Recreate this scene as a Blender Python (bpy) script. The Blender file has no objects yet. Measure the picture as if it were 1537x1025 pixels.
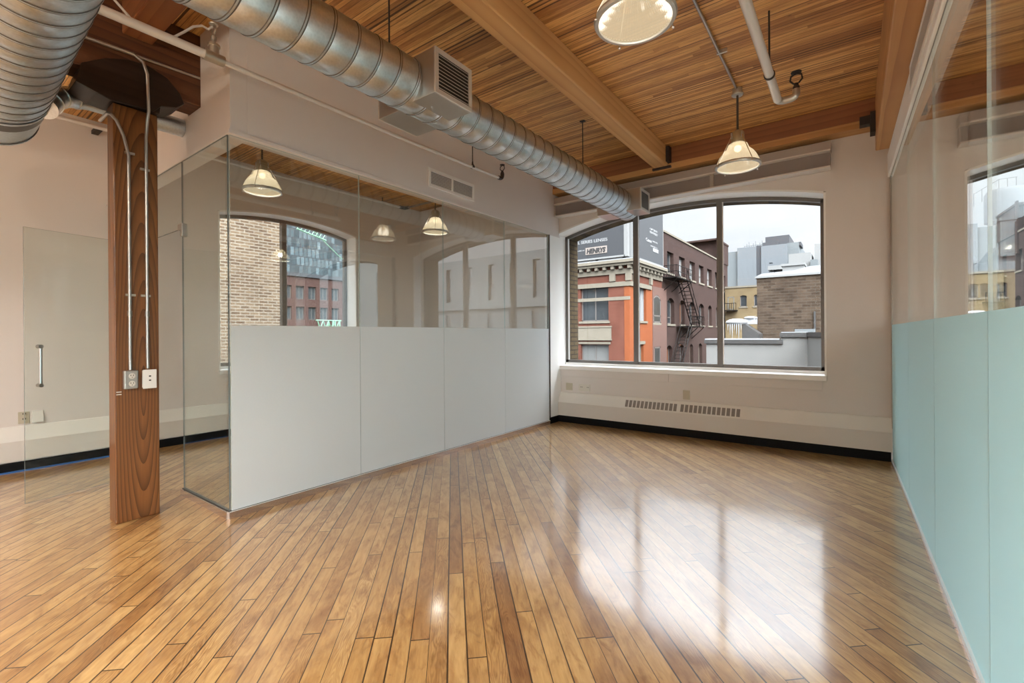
import bpy, math, random
from mathutils import Vector, Matrix
random.seed(7)
S = bpy.context.scene
COL = S.collection
R = math.radians
PI = math.pi

# ------------------------------------------------------------------ helpers
BASE = {}

def setp(o, label=None, cat=None, group=None, kind=None):
    if label: o['label'] = label
    if cat: o['category'] = cat
    if group: o['group'] = group
    if kind: o['kind'] = kind
    return o

def empty(name, loc, label=None, cat=None, group=None, kind=None):
    o = bpy.data.objects.new(name, None)
    o.empty_display_size = 0.1
    COL.objects.link(o)
    o.location = loc
    BASE[o.name] = Vector(loc)
    return setp(o, label, cat, group, kind)

class MB:
    """collects faces and links them as one mesh object"""
    def __init__(s):
        s.v = []; s.f = []; s.m = []
    def add(s, vs, fs, mi=0):
        n = len(s.v); s.v += [tuple(p) for p in vs]
        for f in fs:
            s.f.append([n + i for i in f]); s.m.append(mi)
        return s
    def hexa(s, p, mi=0, mats=None):
        # p: 4 bottom (ccw from above), 4 top
        F = [(3, 2, 1, 0), (4, 5, 6, 7), (0, 1, 5, 4), (1, 2, 6, 5), (2, 3, 7, 6), (3, 0, 4, 7)]
        n = len(s.v); s.v += [tuple(q) for q in p]
        for k, f in enumerate(F):
            s.f.append([n + i for i in f]); s.m.append(mats[k] if mats else mi)
        return s
    def box(s, x0, x1, y0, y1, z0, z1, mi=0, mats=None):
        x0, x1 = min(x0, x1), max(x0, x1); y0, y1 = min(y0, y1), max(y0, y1); z0, z1 = min(z0, z1), max(z0, z1)
        return s.hexa([(x0, y0, z0), (x1, y0, z0), (x1, y1, z0), (x0, y1, z0),
                       (x0, y0, z1), (x1, y0, z1), (x1, y1, z1), (x0, y1, z1)], mi, mats)
    def prism(s, pts, a, b, axis, mi=0):
        # polygon of 2d pts extruded along axis from a to b
        def mk(p, t):
            return {'x': (t, p[0], p[1]), 'y': (p[0], t, p[1]), 'z': (p[0], p[1], t)}[axis]
        n = len(pts)
        vs = [mk(p, a) for p in pts] + [mk(p, b) for p in pts]
        fs = [list(range(n))[::-1], list(range(n, 2 * n))]
        fs += [(i, (i + 1) % n, n + (i + 1) % n, n + i) for i in range(n)]
        return s.add(vs, fs, mi)
    def tube(s, path, r, n=12, mi=0, cap=True):
        path = [Vector(p) for p in path]
        rs = r if isinstance(r, (list, tuple)) else [r] * len(path)
        rings = []; up = None
        for i, p in enumerate(path):
            d = (path[min(i + 1, len(path) - 1)] - path[max(i - 1, 0)]).normalized()
            if up is None:
                up = Vector((0, 0, 1)) if abs(d.z) < .9 else Vector((1, 0, 0))
            a = d.cross(up).normalized(); b = a.cross(d).normalized(); up = b
            rings.append([p + (a * math.cos(2 * PI * k / n) + b * math.sin(2 * PI * k / n)) * rs[i] for k in range(n)])
        vs = [q for ring in rings for q in ring]; fs = []
        for i in range(len(path) - 1):
            for k in range(n):
                fs.append((i * n + k, i * n + (k + 1) % n, (i + 1) * n + (k + 1) % n, (i + 1) * n + k))
        if cap:
            fs.append(list(range(n))[::-1]); L = (len(path) - 1) * n
            fs.append([L + k for k in range(n)])
        return s.add(vs, fs, mi)
    def lathe(s, prof, c, n=32, mi=0, rib=0, ribn=0, close=False):
        # prof: [(r,z)...] about the vertical through c
        vs = []
        for (r, z) in prof:
            for k in range(n):
                a = 2 * PI * k / n
                q = r * (1 + (rib if (ribn and (k % 2)) else 0))
                vs.append((c[0] + q * math.cos(a), c[1] + q * math.sin(a), c[2] + z))
        fs = []
        m = len(prof)
        for i in range(m if close else m - 1):
            j = (i + 1) % m
            for k in range(n):
                fs.append((i * n + k, i * n + (k + 1) % n, j * n + (k + 1) % n, j * n + k))
        return s.add(vs, fs, mi)
    def disc(s, c, r, n=24, mi=0, flip=False):
        vs = [(c[0] + r * math.cos(2 * PI * k / n), c[1] + r * math.sin(2 * PI * k / n), c[2]) for k in range(n)]
        f = list(range(n))
        return s.add(vs, [f[::-1] if flip else f], mi)
    def sphere(s, c, r, n=12, m=8, sc=(1, 1, 1), mi=0):
        vs = [(c[0], c[1], c[2] - r * sc[2])]
        for i in range(1, m):
            t = -PI / 2 + PI * i / m
            for k in range(n):
                a = 2 * PI * k / n
                vs.append((c[0] + r * sc[0] * math.cos(t) * math.cos(a), c[1] + r * sc[1] * math.cos(t) * math.sin(a), c[2] + r * sc[2] * math.sin(t)))
        vs.append((c[0], c[1], c[2] + r * sc[2])); fs = []
        for k in range(n):
            fs.append((0, 1 + (k + 1) % n, 1 + k))
        for i in range(m - 2):
            for k in range(n):
                a = 1 + i * n; fs.append((a + k, a + (k + 1) % n, a + n + (k + 1) % n, a + n + k))
        t = len(vs) - 1; a = 1 + (m - 2) * n
        for k in range(n):
            fs.append((a + k, a + (k + 1) % n, t))
        return s.add(vs, fs, mi)
    def build(s, name, mats, parent=None, loc=None, smooth=False, bevel=0, label=None, cat=None, group=None, kind=None):
        if not isinstance(mats, (list, tuple)): mats = [mats]
        off = BASE[parent.name] if parent else Vector(loc if loc else (0, 0, 0))
        me = bpy.data.meshes.new(name)
        me.from_pydata([(Vector(p) - off)[:] for p in s.v], [], s.f)
        for m in mats: me.materials.append(m)
        for p, i in zip(me.polygons, s.m): p.material_index = i
        me.update()
        if smooth:
            for p in me.polygons: p.use_smooth = True
            try: me.set_sharp_from_angle(angle=R(35))
            except Exception: pass
        o = bpy.data.objects.new(name, me)
        COL.objects.link(o)
        if parent:
            o.parent = parent
        else:
            o.location = off
        BASE[o.name] = off
        if bevel:
            b = o.modifiers.new('bevel', 'BEVEL'); b.width = bevel; b.segments = 2; b.limit_method = 'ANGLE'; b.angle_limit = R(40)
        return setp(o, label, cat, group, kind)

def copy_tree(o, parent=None):
    c = o.copy(); COL.objects.link(c)
    BASE[c.name] = BASE[o.name]
    if parent: c.parent = parent
    for ch in list(o.children): copy_tree(ch, c)
    return c

def text(body, size, loc, rot, mat, parent, name, width=None, bold=0.0):
    cu = bpy.data.curves.new(name, 'FONT'); cu.body = body; cu.size = size; cu.extrude = size * .03; cu.offset = bold
    cu.resolution_u = 3
    t = bpy.data.objects.new(name + '_curve', cu); COL.objects.link(t)
    bpy.context.view_layer.update()
    me = bpy.data.meshes.new_from_object(t.evaluated_get(bpy.context.evaluated_depsgraph_get()))
    bpy.data.objects.remove(t, do_unlink=True)
    xs = [v.co.x for v in me.vertices]; w = max(xs) - min(xs); k = (width / w) if width else 1
    M = Matrix.Translation(Vector(loc) - BASE[parent.name]) @ rot.to_4x4()
    for v in me.vertices:
        v.co = M @ Vector(((v.co.x - min(xs)) * k, v.co.y, v.co.z))
    me.materials.clear(); me.materials.append(mat)
    o = bpy.data.objects.new(name, me); COL.objects.link(o); o.parent = parent; BASE[o.name] = BASE[parent.name]
    return o

def arch_wall(mb, mp, u0, u1, z0, z1, t0, t1, ops, mi=0, nseg=28):
    """solid wall u0..u1, z0..z1, t0..t1 with openings (ua, ub, za, zspring, rise); mp(u,t,z)->xyz"""
    def blk(a, b, za0, za1, zb0, zb1):
        mb.hexa([mp(a, t0, za0), mp(b, t0, zb0), mp(b, t1, zb0), mp(a, t1, za0),
                 mp(a, t0, za1), mp(b, t0, zb1), mp(b, t1, zb1), mp(a, t1, za1)], mi)
    cur = u0
    for (ua, ub, za, zs, rise) in sorted(ops):
        if ua > cur: blk(cur, ua, z0, z1, z0, z1)
        if za > z0: blk(ua, ub, z0, za, z0, za)
        if zs + rise < z1 or rise == 0:
            n = nseg if rise else 1
            for i in range(n):
                a = ua + (ub - ua) * i / n; b = ua + (ub - ua) * (i + 1) / n
                blk(a, b, archz(a, ua, ub, zs, rise), z1, archz(b, ua, ub, zs, rise), z1)
        cur = ub
    if cur < u1: blk(cur, u1, z0, z1, z0, z1)

def archz(u, ua, ub, zs, rise):
    if rise <= 0: return zs
    h = (ub - ua) / 2; c = (ua + ub) / 2; rad = (h * h + rise * rise) / (2 * rise)
    return zs + rise - rad + math.sqrt(max(0, rad * rad - (u - c) ** 2))

# ------------------------------------------------------------------ materials
class NT:
    def __init__(s, name):
        s.mat = bpy.data.materials.new(name); s.mat.use_nodes = True
        s.t = s.mat.node_tree; s.t.nodes.clear()
        s.out = s.n('ShaderNodeOutputMaterial')
    def n(s, typ, **kw):
        nd = s.t.nodes.new(typ)
        for k, v in kw.items(): setattr(nd, k, v)
        return nd
    def l(s, a, b): s.t.links.new(a, b)
    def val(s, sock, v):
        if hasattr(v, 'links'): s.l(v, sock)
        else: sock.default_value = v
    def math(s, op, a, b=0.0, c=None):
        m = s.n('ShaderNodeMath', operation=op)
        s.val(m.inputs[0], a); s.val(m.inputs[1], b)
        if c is not None: s.val(m.inputs[2], c)
        return m.outputs[0]
    def mix(s, fac, a, b, blend='MIX'):
        m = s.n('ShaderNodeMix', data_type='RGBA', blend_type=blend)
        s.val(m.inputs[0], fac); s.val(m.inputs[6], a); s.val(m.inputs[7], b)
        return m.outputs[2]
    def obj(s):
        return s.n('ShaderNodeTexCoord').outputs['Object']
    def sep(s, v):
        m = s.n('ShaderNodeSeparateXYZ'); s.l(v, m.inputs[0]); return m.outputs
    def comb(s, x, y, z):
        m = s.n('ShaderNodeCombineXYZ')
        for i, q in enumerate((x, y, z)): s.val(m.inputs[i], q)
        return m.outputs[0]
    def mapping(s, v, scale=(1, 1, 1), rot=(0, 0, 0), loc=(0, 0, 0)):
        m = s.n('ShaderNodeMapping'); s.l(v, m.inputs[0])
        m.inputs[1].default_value = loc; m.inputs[2].default_value = rot; m.inputs[3].default_value = scale
        return m.outputs[0]
    def noise(s, v, scale=5, detail=4, rough=.5, dist=0):
        m = s.n('ShaderNodeTexNoise'); s.l(v, m.inputs['Vector'])
        m.inputs['Scale'].default_value = scale; m.inputs['Detail'].default_value = detail
        m.inputs['Roughness'].default_value = rough; m.inputs['Distortion'].default_value = dist
        return m.outputs[0]
    def wn(s, dim, v=None, w=None):
        m = s.n('ShaderNodeTexWhiteNoise', noise_dimensions=dim)
        if v is not None: s.l(v, m.inputs['Vector'])
        if w is not None: s.val(m.inputs['W'], w)
        return m.outputs[0]
    def ramp(s, fac, stops):
        m = s.n('ShaderNodeValToRGB'); s.l(fac, m.inputs[0])
        e = m.color_ramp.elements
        while len(e) < len(stops): e.new(.5)
        for el, (p, c) in zip(e, stops):
            el.position = p; el.color = (*c, 1)
        return m.outputs[0]
    def mr(s, v, a, b, c, d):
        m = s.n('ShaderNodeMapRange'); s.val(m.inputs[0], v)
        for i, q in enumerate((a, b, c, d)): m.inputs[i + 1].default_value = q
        return m.outputs[0]
    def bump(s, h, strength=.3, dist=.01):
        m = s.n('ShaderNodeBump'); s.l(h, m.inputs['Height'])
        m.inputs['Strength'].default_value = strength; m.inputs['Distance'].default_value = dist
        return m.outputs[0]
    def prin(s, color, rough=.5, metal=0, normal=None, **kw):
        p = s.n('ShaderNodeBsdfPrincipled')
        s.val(p.inputs['Base Color'], (*color, 1) if isinstance(color, tuple) and len(color) == 3 else color)
        s.val(p.inputs['Roughness'], rough); s.val(p.inputs['Metallic'], metal)
        if normal is not None: s.l(normal, p.inputs['Normal'])
        for k, v in kw.items(): s.val(p.inputs[k.replace('_', ' ')], v)
        s.l(p.outputs[0], s.out.inputs[0])
        return p

def srgb(r, g, b):
    f = lambda c: (c / 255) / 12.92 if c / 255 <= .04045 else ((c / 255 + .055) / 1.055) ** 2.4
    return (f(r), f(g), f(b))

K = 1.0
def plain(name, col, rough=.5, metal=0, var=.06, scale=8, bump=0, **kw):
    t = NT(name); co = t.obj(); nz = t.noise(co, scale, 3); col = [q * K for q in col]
    c = t.mix(nz, (*[x * (1 - var) for x in col], 1), (*[min(1, x * (1 + var)) for x in col], 1))
    nrm = t.bump(t.noise(co, scale * 12, 3), bump, .004) if bump and K == 1 else None
    if K < 1 and rough > .5: kw.setdefault('Specular_IOR_Level', .08)
    t.prin(c, rough, metal, nrm, **kw)
    return t.mat

M = {}
M['paint'] = plain('wall_paint', (.70, .65, .615), .75, 0, .03, 1.5, .06)
M['paint_cool'] = plain('partition_paint', (.74, .69, .665), .7, 0, .03, 1.5, .05)
M['white'] = plain('white_trim_paint', (.86, .845, .82), .5, 0, .02, 3)
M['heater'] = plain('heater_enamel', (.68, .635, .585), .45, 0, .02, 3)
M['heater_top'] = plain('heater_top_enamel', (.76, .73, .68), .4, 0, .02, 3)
M['black'] = plain('black_vinyl', (.006, .006, .007), .6, 0, .1, 6, Specular_IOR_Level=.15)
M['slot'] = plain('slot_shadow_grey', (.25, .22, .20), .7, 0, .15, 60)
M['galv'] = None
M['darkmetal'] = plain('dark_bronze_metal', (.085, .075, .068), .45, .3, .1, 10)
M['frame'] = plain('window_frame_metal', (.15, .14, .13), .4, .4, .08, 8)
M['pipe'] = plain('painted_pipe', (.72, .70, .68), .3, .15, .04, 14)
M['emt'] = plain('galvanised_conduit', (.46, .44, .42), .32, .85, .08, 20)
M['chrome'] = plain('polished_chrome', (.75, .75, .76), .12, 1, .03, 10)
M['nickel'] = plain('brushed_nickel', (.36, .34, .31), .3, .9, .05, 30)
M['channel'] = plain('base_channel_metal', (.60, .50, .45), .16, .9, .05, 6)
M['silver'] = plain('silver_channel', (.78, .78, .78), .3, .5, .03, 6)
M['almond'] = plain('almond_plastic', (.52, .47, .36), .4, 0, .03, 10)
M['ivory'] = plain('ivory_plastic', (.66, .62, .55), .4, 0, .03, 10)
M['whiteplastic'] = plain('white_plastic', (.78, .76, .72), .35, 0, .02, 10)
M['steelbox'] = plain('stamped_steel_cover', (.42, .40, .37), .4, .7, .08, 30)
M['dark'] = plain('dark_hole', (.02, .018, .016), .6, 0, .1, 10)
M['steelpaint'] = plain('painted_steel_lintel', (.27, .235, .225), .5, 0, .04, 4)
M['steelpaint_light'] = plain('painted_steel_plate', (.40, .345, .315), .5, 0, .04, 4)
M['hanger'] = plain('dark_iron_hanger', (.05, .042, .040), .5, .5, .1, 20)
M['brass'] = plain('aged_brass_socket', (.45, .37, .24), .35, .7, .08, 30)
M['alu'] = plain('cast_aluminium', (.55, .53, .48), .35, .8, .05, 30)

def galv():
    t = NT('galvanised_duct'); co = t.obj()
    sp = t.n('ShaderNodeTexVoronoi'); t.l(co, sp.inputs['Vector']); sp.inputs['Scale'].default_value = 70
    nz = t.noise(co, 6, 4, .6)
    c = t.mix(t.math('MULTIPLY', sp.outputs['Distance'], .7), (.54, .585, .615, 1), (.70, .745, .775, 1))
    rg = t.mr(nz, .3, .7, .30, .46)
    b = t.bump(t.noise(co, 3.5, 2, .5), .07, .02)
    t.prin(c, rg, 1.0, b)
    return t.mat
M['galv'] = galv()
M['seam'] = plain('duct_seam', (.16, .155, .15), .45, .8, .15, 30)
M['sheet'] = plain('sheet_metal_box', (.55, .53, .50), .32, .85, .06, 10)
M['sheet_dark'] = plain('register_frame_metal', (.66, .63, .58), .4, .4, .05, 10)

def floor_mat():
    t = NT('maple_strip_floor'); co = t.obj(); x, y, z = t.sep(co)
    nx, ny = .7227, .6912; w = .0845
    v = t.math('ADD', t.math('MULTIPLY', x, nx), t.math('ADD', t.math('MULTIPLY', y, ny), .03197))
    u = t.math('ADD', t.math('MULTIPLY', x, -ny), t.math('MULTIPLY', y, nx))
    wob = t.math('MULTIPLY', t.math('SUBTRACT', t.noise(co, .9, 2), .5), .012)
    vr = t.math('DIVIDE', t.math('ADD', v, wob), w)
    row = t.math('FLOOR', vr); fv = t.math('FRACT', vr)
    rr = t.wn('1D', w=row)
    L = t.mr(t.wn('1D', w=t.math('ADD', row, 37.3)), 0, 1, 1.1, 2.4)
    ur = t.math('DIVIDE', t.math('ADD', u, t.math('MULTIPLY', rr, 9.0)), L)
    cell = t.math('FLOOR', ur); fu = t.math('FRACT', ur)
    rnd = t.wn('2D', v=t.comb(row, cell, 0))
    rnd2 = t.wn('2D', v=t.comb(t.math('ADD', row, 11.7), t.math('ADD', cell, 5.1), 0))
    base = t.ramp(rnd, [(0, (.33, .175, .062)), (.09, (.40, .225, .080)), (.25, (.455, .27, .098)), (.75, (.51, .315, .120)), (1, (.565, .37, .155))])
    # grain, stretched along each plank
    gv = t.comb(t.math('ADD', t.math('MULTIPLY', u, 1.0), t.math('MULTIPLY', rnd, 40)), t.math('MULTIPLY', v, 9.0), t.math('MULTIPLY', rnd2, 30))
    g1 = t.noise(gv, 6, 6, .62, .6)
    g2 = t.noise(t.comb(t.math('ADD', u, t.math('MULTIPLY', rnd2, 60)), t.math('MULTIPLY', v, 2.2), rnd), 3.2, 4, .55, 1.2)
    c = t.mix(t.mr(g1, .35, .75, 0, .55), base, t.mix(1, base, (.55, .40, .28, 1), 'MULTIPLY'))
    c = t.mix(t.mr(g2, .46, .74, 0, .75), c, t.mix(1, c, (.50, .36, .26, 1), 'MULTIPLY'))
    g3 = t.noise(t.comb(t.math('ADD', t.math('MULTIPLY', u, 1.0), t.math('MULTIPLY', rnd, 90)), t.math('MULTIPLY', v, 3.0), rnd2), 5, 4, .6, 1.5)
    c = t.mix(t.mr(g3, .52, .72, 0, .62), c, t.mix(1, c, (.52, .38, .28, 1), 'MULTIPLY'))
    c = t.mix(t.mr(g3, .45, .28, 0, .5), c, t.mix(1, c, (1.25, 1.28, 1.25, 1), 'MULTIPLY'))
    # cathedral figure on some planks
    rp = t.math('ADD', t.math('MULTIPLY', t.math('ABSOLUTE', t.math('SUBTRACT', fv, .5)), 2.2), t.math('MULTIPLY', t.noise(t.comb(u, t.math('MULTIPLY', v, 4), rnd), 2.0, 3), 5.5))
    fig = t.math('POWER', t.math('ABSOLUTE', t.math('SINE', t.math('MULTIPLY', rp, 11))), 2)
    sel = t.mr(rnd2, .74, .80, 0, .5)
    c = t.mix(t.math('MULTIPLY', fig, sel), c, t.mix(1, c, (.5, .36, .26, 1), 'MULTIPLY'))
    # wear stains
    st = t.noise(co, 14, 5, .65)
    c = t.mix(t.mr(st, .66, .76, 0, .55), c, (.16, .085, .045, 1))
    # knots / scuffs
    vo = t.n('ShaderNodeTexVoronoi'); t.l(t.comb(t.math('MULTIPLY', u, .5), v, 0), vo.inputs['Vector']); vo.inputs['Scale'].default_value = 4.5
    kn = t.mr(vo.outputs['Distance'], .012, .05, .75, 0)
    c = t.mix(kn, c, (.10, .05, .03, 1))
    # seams
    ev = t.math('MINIMUM', fv, t.math('SUBTRACT', 1, fv))
    sw = t.mr(t.wn('1D', w=t.math('ADD', t.math('FLOOR', t.math('ADD', vr, .5)), 3.3)), 0, 1, .014, .045)
    s1 = t.math('LESS_THAN', ev, sw)
    eu = t.math('MULTIPLY', t.math('MINIMUM', fu, t.math('SUBTRACT', 1, fu)), L)
    s2 = t.math('LESS_THAN', eu, .003)
    sm = t.math('MAXIMUM', s1, s2)
    c = t.mix(t.math('MULTIPLY', sm, .93), c, (.022, .010, .005, 1))
    hgt = t.math('ADD', t.math('MULTIPLY', sm, -1.0), t.math('MULTIPLY', t.noise(t.comb(t.math('MULTIPLY', u, .6), t.math('MULTIPLY', v, 3), 0), 5, 2), .5))
    rg = t.mr(t.noise(co, 3, 4, .6), .3, .7, .09, .17)
    p = t.prin(c, .38, 0, t.bump(hgt, .10, .004), Specular_IOR_Level=.5, Coat_Weight=1.0, Coat_IOR=1.95)
    t.l(rg, p.inputs['Coat Roughness'])
    t.l(t.bump(hgt, .06, .003), p.inputs['Coat Normal'])
    return t.mat
M['floor'] = floor_mat()

def ceil_mat():
    t = NT('mill_deck_ceiling'); co = t.obj(); x, y, z = t.sep(co)
    w = .041
    vr = t.math('DIVIDE', t.math('ADD', y, t.math('MULTIPLY', t.math('SUBTRACT', t.noise(t.mapping(co, (.6, 1, 1)), 1.2, 2), .5), .02)), w)
    row = t.math('FLOOR', vr); fv = t.math('FRACT', vr)
    rr = t.wn('1D', w=row)
    ur = t.math('DIVIDE', t.math('ADD', x, t.math('MULTIPLY', rr, 17)), 2.6)
    cell = t.math('FLOOR', ur)
    rnd = t.wn('2D', v=t.comb(row, cell, 0))
    base = t.ramp(rnd, [(0, (.43, .195, .057)), (.3, (.58, .29, .095)), (.7, (.74, .40, .130)), (1, (.82, .475, .17))])
    g = t.noise(t.comb(t.math('ADD', t.math('MULTIPLY', x, .9), t.math('MULTIPLY', rnd, 50)), t.math('MULTIPLY', y, 12), 0), 5, 6, .65, .4)
    c = t.mix(t.mr(g, .42, .72, 0, .75), base, t.mix(1, base, (.45, .30, .20, 1), 'MULTIPLY'))
    bl = t.noise(t.mapping(co, (.35, 1.6, 1)), 2.2, 3, .6)
    c = t.mix(t.mr(bl, .55, .8, 0, .5), c, t.mix(1, c, (.55, .42, .33, 1), 'MULTIPLY'))
    vo = t.n('ShaderNodeTexVoronoi'); t.l(t.mapping(co, (.8, 1.6, 1)), vo.inputs['Vector']); vo.inputs['Scale'].default_value = 3
    c = t.mix(t.mr(vo.outputs['Distance'], .015, .05, .8, 0), c, (.06, .025, .01, 1))
    ev = t.math('MINIMUM', fv, t.math('SUBTRACT', 1, fv))
    gapr = t.wn('1D', w=t.math('ADD', t.math('FLOOR', t.math('ADD', vr, .5)), 9.1))
    gw = t.mr(t.math('POWER', gapr, 2.5), 0, 1, .02, .23)
    gap = t.math('LESS_THAN', ev, gw)
    c = t.mix(t.math('MULTIPLY', gap, t.mr(gapr, 0, 1, .45, .9)), c, (.05, .02, .008, 1))
    h = t.math('ADD', t.math('MULTIPLY', gap, -1), t.math('MULTIPLY', t.math('ADD', rnd, t.math('MULTIPLY', g, .6)), .5))
    t.prin(c, .5, 0, t.bump(h, .5, .012))
    return t.mat
M['ceiling'] = ceil_mat()

def wood(name, axis, cols, centre, freq, rough=.45, tilt=.02, warp=.05, knots=True):
    """solid ring-figured timber with its grain along axis"""
    t = NT(name); co = t.obj(); xyz = t.sep(co)
    i = 'xyz'.index(axis); a, b = [xyz[k] for k in range(3) if k != i]; l = xyz[i]
    q = t.comb(a, b, t.math('MULTIPLY', l, .18))
    nz = t.math('MULTIPLY', t.math('SUBTRACT', t.noise(q, 3.0, 3, .5), .5), warp * 2)
    n2 = t.math('MULTIPLY', t.math('SUBTRACT', t.noise(t.comb(a, b, t.math('MULTIPLY', l, .5)), 1.7, 2), .5), warp * 2)
    da = t.math('ADD', t.math('SUBTRACT', a, centre[0]), t.math('ADD', t.math('MULTIPLY', l, tilt), nz))
    db = t.math('ADD', t.math('SUBTRACT', b, centre[1]), n2)
    rad = t.math('SQRT', t.math('ADD', t.math('MULTIPLY', da, da), t.math('MULTIPLY', db, db)))
    ring = t.math('FRACT', t.math('MULTIPLY', rad, freq))
    ring = t.math('POWER', ring, 2.2)
    fine = t.noise(t.comb(t.math('MULTIPLY', a, 30), t.math('MULTIPLY', b, 30), l), 3, 5, .6)
    c = t.mix(ring, (*cols[1], 1), (*cols[0], 1))
    c = t.mix(t.mr(fine, .35, .75, 0, .5), c, (*cols[2], 1))
    blo = t.noise(t.comb(a, b, t.math('MULTIPLY', l, .4)), 2.5, 3)
    c = t.mix(t.mr(blo, .5, .75, 0, .45), c, t.mix(1, c, (.6, .5, .45, 1), 'MULTIPLY'))
    if knots:
        vo = t.n('ShaderNodeTexVoronoi'); t.l(co, vo.inputs['Vector']); vo.inputs['Scale'].default_value = 2.3
        c = t.mix(t.mr(vo.outputs['Distance'], .015, .04, .85, 0), c, (.03, .012, .006, 1))
    t.prin(c, rough, 0, t.bump(fine, .12, .004))
    return t.mat
M['post'] = wood('fir_post', 'z', [(.070, .022, .005), (.235, .092, .026), (.13, .047, .013)], (.17, .035), 52, .38, .09, .022)
M['beam'] = wood('glulam_beam', 'y', [(.52, .27, .10), (.66, .385, .165), (.60, .335, .135)], (.02, .03), 16, .5, .01, .03)
M['beam_x'] = wood('brown_header_beam', 'x', [(.20, .068, .024), (.30, .115, .042), (.25, .09, .032)], (.02, .03), 16, .5, .01, .03)
M['beam_x_lit'] = wood('lit_beam_underside', 'x', [(.46, .22, .07), (.60, .33, .125), (.54, .28, .10)], (.02, .03), 16, .5, .01, .03)  # lighter copy of the header beam timber, for its lit underside
M['girder'] = wood('dark_girder', 'y', [(.055, .018, .007), (.13, .045, .015), (.08, .027, .009)], (.02, .03), 16, .55, .01, .03)
M['girder_orange'] = wood('warm_girder', 'y', [(.42, .195, .066), (.58, .31, .12), (.50, .25, .09)], (.02, .03), 14, .5, .01, .03)
M['bolster'] = wood('black_brown_bolster', 'y', [(.010, .005, .0035), (.022, .011, .007), (.015, .007, .005)], (.02, .03), 16, .42, .01, .03)

def glass(name, tint, f0, rough=0.0):
    t = NT(name)
    g = t.n('ShaderNodeNewGeometry')
    d = t.n('ShaderNodeVectorMath', operation='DOT_PRODUCT'); t.l(g.outputs['Normal'], d.inputs[0]); t.l(g.outputs['Incoming'], d.inputs[1])
    cs = t.math('ABSOLUTE', d.outputs['Value'])
    fr = t.math('ADD', f0, t.math('MULTIPLY', t.math('POWER', t.math('SUBTRACT', 1, cs), 5), 1 - f0))
    tr = t.n('ShaderNodeBsdfTransparent'); tr.inputs[0].default_value = (*tint, 1)
    gl = t.n('ShaderNodeBsdfGlossy'); gl.inputs[0].default_value = (1, 1, 1, 1); gl.inputs['Roughness'].default_value = rough
    m = t.n('ShaderNodeMixShader'); t.l(fr, m.inputs[0]); t.l(tr.outputs[0], m.inputs[1]); t.l(gl.outputs[0], m.inputs[2])
    t.l(m.outputs[0], t.out.inputs[0])
    return t.mat
M['glass'] = glass('partition_glass', (.95, .972, .962), .12)
M['glass_r'] = glass('partition_glass_green', (.93, .96, .947), .016)
M['pane'] = glass('window_glass', (.985, .99, .99), .018)
M['glass_edge'] = plain('glass_edge_green', (.42, .50, .49), .25, 0, .05, 10)
M['glass_edge_dark'] = plain('glass_edge_dark', (.14, .16, .16), .25, 0, .05, 10)

def frost(name, col, tr=.5):
    t = NT(name); co = t.obj()
    p = t.n('ShaderNodeBsdfPrincipled'); p.inputs['Base Color'].default_value = (*col, 1); p.inputs['Roughness'].default_value = .42
    p.inputs['Specular IOR Level'].default_value = .45
    tl = t.n('ShaderNodeBsdfTranslucent'); tl.inputs[0].default_value = (*col, 1)
    m = t.n('ShaderNodeMixShader'); m.inputs[0].default_value = tr
    t.l(p.outputs[0], m.inputs[1]); t.l(tl.outputs[0], m.inputs[2]); t.l(m.outputs[0], t.out.inputs[0])
    nz = t.noise(co, 900, 1); t.l(t.bump(nz, .05, .001), p.inputs['Normal'])
    return t.mat
M['frost'] = frost('frosted_film_grey', (.80, .83, .845), .42)
M['frost_r'] = frost('frosted_film_aqua', (.68, .87, .91), .5)

def shade_mat():
    t = NT('prismatic_glass_shade')
    em = t.n('ShaderNodeEmission'); em.inputs[0].default_value = (1, .80, .52, 1); em.inputs[1].default_value = .21
    tl = t.n('ShaderNodeBsdfTranslucent'); tl.inputs[0].default_value = (.10, .085, .06, 1)
    gl = t.n('ShaderNodeBsdfGlossy'); gl.inputs['Roughness'].default_value = .12; gl.inputs[0].default_value = (.9, .88, .82, 1)
    tr = t.n('ShaderNodeBsdfTransparent'); tr.inputs[0].default_value = (1, .96, .88, 1)
    a = t.n('ShaderNodeAddShader'); t.l(em.outputs[0], a.inputs[0]); t.l(tl.outputs[0], a.inputs[1])
    m1 = t.n('ShaderNodeMixShader'); m1.inputs[0].default_value = .12; t.l(a.outputs[0], m1.inputs[1]); t.l(gl.outputs[0], m1.inputs[2])
    m2 = t.n('ShaderNodeMixShader'); m2.inputs[0].default_value = .35; t.l(m1.outputs[0], m2.inputs[1]); t.l(tr.outputs[0], m2.inputs[2])
    t.l(m2.outputs[0], t.out.inputs[0])
    return t.mat
M['shade'] = shade_mat()
def emis(name, col, s):
    t = NT(name); e = t.n('ShaderNodeEmission'); e.inputs[0].default_value = (*col, 1); e.inputs[1].default_value = s
    t.l(e.outputs[0], t.out.inputs[0]); return t.mat
M['bulb'] = emis('lamp_bulb', (1, .86, .62), 2.5)

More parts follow.
